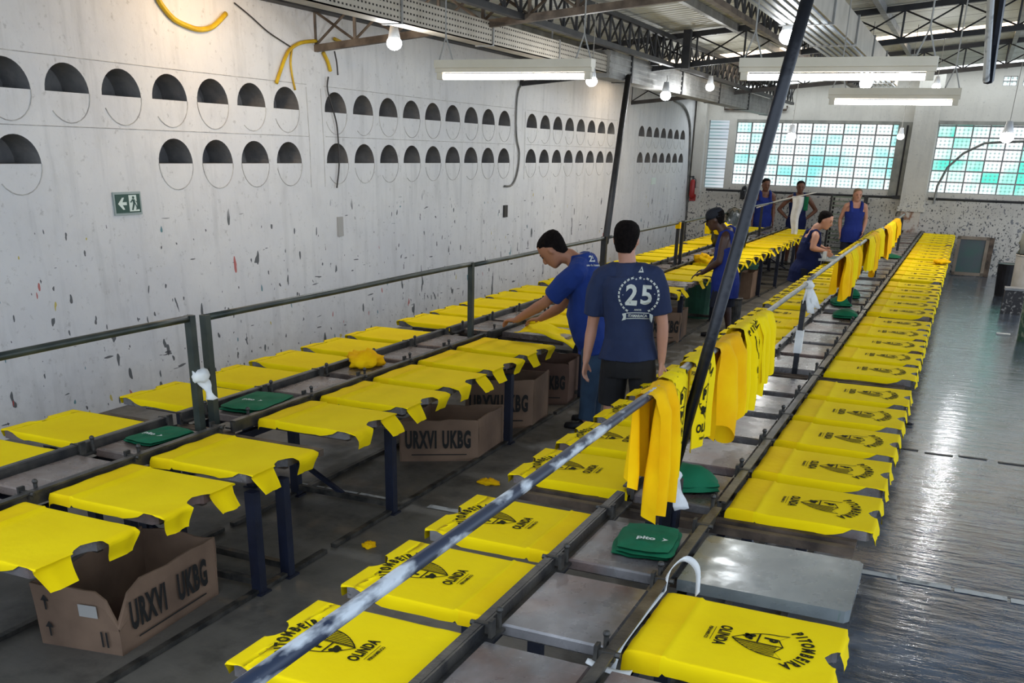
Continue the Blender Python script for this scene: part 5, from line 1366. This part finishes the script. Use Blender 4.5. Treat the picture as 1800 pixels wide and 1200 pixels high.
# P5, P6, P7 at the far wall
def standing(lbl, hx, hy, Y, facing, skin, top, h=1.136, arms='down', **k):
    hd = W(hx, hy, Y); f = norm(V((facing[0], facing[1], 0))); r = f.cross(V((0, 0, 1))); z0 = hd.z-1.66*h*(.97)
    s = h; g = zf(Y); H0 = (hd.z-g)/(1.62*s)*s
    k_ = H0
    def P(x, y, z): return V((hd.x, Y, g))+r*x*k_+f*y*k_+V((0, 0, z*k_))
    J = dict(head=P(0, .02, 1.62), neck=P(0, 0, 1.48), shL=P(-.185, 0, 1.42), shR=P(.185, 0, 1.42), hipL=P(-.09, 0, .93), hipR=P(.09, 0, .93), knL=P(-.1, .01, .50), knR=P(.1, .01, .50), anL=P(-.11, 0, .08), anR=P(.11, 0, .08))
    if arms == 'down': J.update(elL=P(-.235, -.02, 1.14), wrL=P(-.23, .06, .89), elR=P(.235, -.02, 1.14), wrR=P(.23, .06, .89)); hdir = None
    elif arms == 'hips': J.update(elL=P(-.40, -.06, 1.16), wrL=P(-.20, .02, .98), elR=P(.40, -.06, 1.16), wrR=P(.20, .02, .98)); hdir = dict(L=r*.8+f*.6, R=-r*.8+f*.6)
    elif arms == 'side': J.update(elL=P(-.26, -.06, 1.16), wrL=P(-.20, .08, .94), elR=P(.25, -.10, 1.15), wrR=P(.24, .0, .90)); hdir = None
    return person(lbl, J, (f.x, f.y, 0), skin, None, top, 'shorts_navy', sc_=k_, vox=.013, tee=False, hemz=-.4, curl=(.4, .4), hand_dirs=hdir, **k)
standing('man in blue tank top standing at the far wall behind the leaning pole', 1346, 326, 28.0, (.5, -1), 'skin_brown', 'tank_blue')
standing('smiling man with hands on his hips behind the hanging white cloth', 1407, 330, 28.4, (.25, -1), 'skin_brown', 'tank_navy', arms='hips')
standing('long-haired person in blue tank top standing beside the tray rack', 1507, 344, 25.6, (.35, -1), 'skin_light', 'tank_blue', arms='side', long_hair=True, hairmat='hair_light')
# white and green cloth hanging on the far rail, black bag behind the man in the cap
c = W(1403, 345, 25.5); t = thing('hanging_cloth', 'long white cloth hanging from the far rail in front of the smiling man', 'cloth', c)
q = M(); q.grid(14, 6, lambda a, b: (( b-.5)*.28*(1-a*.55)+.02*math.sin(a*9), .03*math.sin(b*7), -.95*a)); o = q.build('cloth_panel', 'white_cloth', t, smooth=True); md = o.modifiers.new('s', 'SOLIDIFY'); md.thickness = .006
q = M(); q.grid(8, 4, lambda a, b: (.16+b*.10, .02*math.sin(b*7), -.32*a)); o = q.build('green_panel', 'green_cloth', t, smooth=True); md = o.modifiers.new('s', 'SOLIDIFY'); md.thickness = .006
m = M(); m.tube([W(1330, 365, 25.8), W(1370, 352, 25.6), W(1435, 338, 25.4)], .016, 6); tag(m.build('white_rod', 'white_cloth'), 'white rod slanting across in front of the two men at the far wall', 'rod')
c = W(1285, 372, 20.5); crumple('rubbish_bag', (c.x, c.y, .76), .30, (1.1, .9, 1.5), 'shiny dark green plastic bag heaped behind the man in a cap', 31, 'bag_black', 'bag')
c = W(1274, 388, 20.2); crumple('yellow_rag', (c.x, c.y, 1.02), .17, (1.1, .8, .8), 'bright yellow cloth on the dark bag behind the man in a cap', 33, 'yellow_cloth', 'rag')
c = W(1240, 378, 20.5); crumple('yellow_rag', (c.x+.1, c.y, 1.0), .14, (.6, .6, 1.3), 'yellow cloth edge at the left of the dark bag', 35, 'yellow_cloth', 'rag')
c = W(1308, 342, YB-.4); crumple('hanging_bag', (c.x, c.y, c.z-.12), .16, (.7, .6, 1.3), 'dark bag hanging on the far wall pipe near the left corner', 41, 'plastic_black', 'bag')
# ---------------------------------------------------------------- tray drying rack at the far wall
c0 = WZ(1470, 440, zf(28)); t = thing('drying_rack', 'tall metal drying rack with many trays at the far wall beside the column', 'rack', (-2.85, 28.3, zf(28.3)))
for x in (-.42, .42):
    for y in (-.3, .3): M().bb((x-.025, y-.025, 0), (x+.025, y+.025, 1.86)).build('upright', 'truss_black', t)
for k in range(16):
    z = .18+k*.108; q = M(); q.bb((-.40, -.28, z), (.40, .28, z+.012)); q.bb((-.40, -.30, z), (.40, -.28, z+.04)); q.build('tray', 'rack_green' if k % 4 else 'frame_grey', t)
# ---------------------------------------------------------------- right-hand far corner
zc = zf(28)
b0 = WZ(1672, 479, zc); b1 = WZ(1727, 483, zc); 
t = thing('wooden_frame', 'wooden screen frame with dark green mesh leaning on the far wall beside the table end', 'frame', ((b0.x+b1.x)/2, b0.y, zc)); 
w_ = (b1.x-b0.x)/2; h_ = .98
q = M()
for a_, b_ in (((-w_, 0), (-w_+.08, h_)), ((w_-.08, 0), (w_, h_)), ((-w_, 0), (w_, .08)), ((-w_, h_-.08), (w_, h_))): q.bb((a_[0], -.03, a_[1]), (b_[0], .03, b_[1]))
A1 = q.build('frame_bars', 'screen_frame', t); q = M(); q.bb((-w_+.05, -.004, .05), (w_-.05, .004, h_-.05)); A2 = q.build('mesh', 'screen_mesh', t)
q = M(); q.bb((w_, .04, 0), (w_+.12, .08, h_)); q.bb((-w_+.1, .06, h_-.04), (w_+.12, .10, h_+.0)); A3 = q.build('frame_bars', 'steel_rust', t)
t.rotation_euler = (-math.radians(12), 0, 0); t.location.y = 28.55
c = WZ(1763, 522, zf(24.2)); bx, by = c.x, c.y
bucket((bx+.02, by+.15, zf(by)), .20, .24, .66, 'black plastic bin at the right edge near the far wall', 'plastic_black')
c = WZ(1803, 538, zf(22)); bucket((c.x, c.y+.2, zf(c.y)), .33, .35, .95, 'tall pale metal drum at the right edge of the photo', 'drum', 'metal_drum', 'drum', 24, .018)
dx, dy = c.x, c.y+.2
crumple('plastic_bag', (dx-.03, dy, zf(dy)+.98), .28, (1.1, 1, 1.25), 'grey plastic sack bulging on top of the pale drum', 51, 'bag_grey', 'bag')
M0 = M(); M0.ringloft([(V((0, 0, 0)), V((.36, 0, 0)), V((0, .36, 0))), (V((0, 0, .03)), V((.36, 0, 0)), V((0, .36, 0)))], 20); tag(M0.build('drum_lid', 'plastic_black', loc=(dx, dy, zf(dy-.2)+.955)), 'black lid on the pale drum under the sack', 'lid')
c = WZ(1776, 553, zf(21)); t = thing('stained_crate', 'dark crate spotted with white paint in front of the pale drum', 'crate', (c.x, c.y+.15, zf(c.y)))
q = M(); q.bb((-.17, -.15, 0), (.17, .15, .42)); q.build('body', 'crate_dark', t); q = M(); q.bb((-.18, -.16, .42), (.18, .16, .46)); q.build('rim', 'frame_grey', t)
c = WZ(1797, 602, zf(17.5)); bucket((c.x+.12, c.y+.1, zf(c.y)), .20, .22, .62, 'green and white paint-stained tub at the right edge, nearest of the containers', 'tub_green', 'paint_tub', 'tub')
# things standing at the far end of the right-hand table
c = WZ(1560, 425, ZT); m = M(); m.ball((0, 0, .12), .13, 12, sq=(1, 1, .8)); tag(m.build('paint_pot', 'plastic_black', loc=(c.x, 24.4, ZT)), 'dark paint pot standing at the far end of the right-hand table', 'pot')

# ================================================================ LIGHT
w = bpy.data.worlds.new('World'); sc.world = w; w.use_nodes = True
bg = w.node_tree.nodes['Background']; bg.inputs[0].default_value = (.70, .83, 1.0, 1); bg.inputs[1].default_value = 1.7
def light(kind, name, loc, e, c=(1, 1, 1), size=.1, rot=None, sy=None):
    l = bpy.data.lights.new(name, kind); l.energy = e; l.color = c
    if kind == 'AREA':
        l.size = size
        if sy: l.shape = 'RECTANGLE'; l.size_y = sy
    elif kind == 'POINT': l.shadow_soft_size = size
    o = bpy.data.objects.new(name, l); col.objects.link(o); o.location = loc
    if rot: o.rotation_euler = rot
    return o
for i, c in enumerate(BL):
    light('POINT', 'bulb_light', c-V((0, 0, .12)), 28 if i != 8 else 6, (.95, .98, 1), .06)
light('POINT', 'added_warm_light', cw-V((0, 0, .1)), 30, (1, .70, .40), .08)  # light of the added bulb
# ================================================================ CAMERA
cam = bpy.data.cameras.new('camera'); co = bpy.data.objects.new('camera', cam); col.objects.link(co)
cam.sensor_fit = 'HORIZONTAL'; cam.sensor_width = 36; cam.lens = F/1800*36
cam.shift_x = -(CX-900)/1800; cam.shift_y = (CY-600)/1800; cam.clip_start = .05; cam.clip_end = 200
Mx = Matrix((rr, uu, -fw)).transposed().to_4x4(); Mx.translation = CAM
co.matrix_world = Mx; sc.camera = co
# groups of like things
for nm, g_ in (('printing_table', 'sections of the T-shirt printing tables'), ('drying_rail', 'rails over the printing tables'), ('light_bulb', 'hanging light bulbs'), ('tube_lamp', 'fluorescent tube lamps'), ('roof_truss', 'roof trusses across the hall'), ('purlin', 'roof purlins'), ('cardboard_box', 'open cardboard boxes under the left table'), ('person', 'workers in the hall'), ('green_cloth', 'green cloths on the tables'), ('roof_girder', 'lengthwise roof girders')):
    for o in sc.objects:
        if o.parent is None and o.name.split('.')[0] == nm: o['group'] = g_
for o in sc.objects:
    if o.parent is None and o.name.startswith('yellow_shirt') and 'group' not in o.keys() and 'held up' not in o['label']: o['group'] = 'yellow shirts draped over the right rail'
# to metres
for o in list(sc.objects):
    if o.parent is None:
        o.location = V(o.location)*S
        if o.type not in ('CAMERA', 'LIGHT'): o.scale = V(o.scale)*S
        elif o.type == 'LIGHT': o.data.energy *= S*S
sc.view_settings.view_transform = 'Standard'; sc.view_settings.look = 'None'; sc.view_settings.gamma = 1
sc.view_settings.use_curve_mapping = False; sc.view_settings.exposure = .45
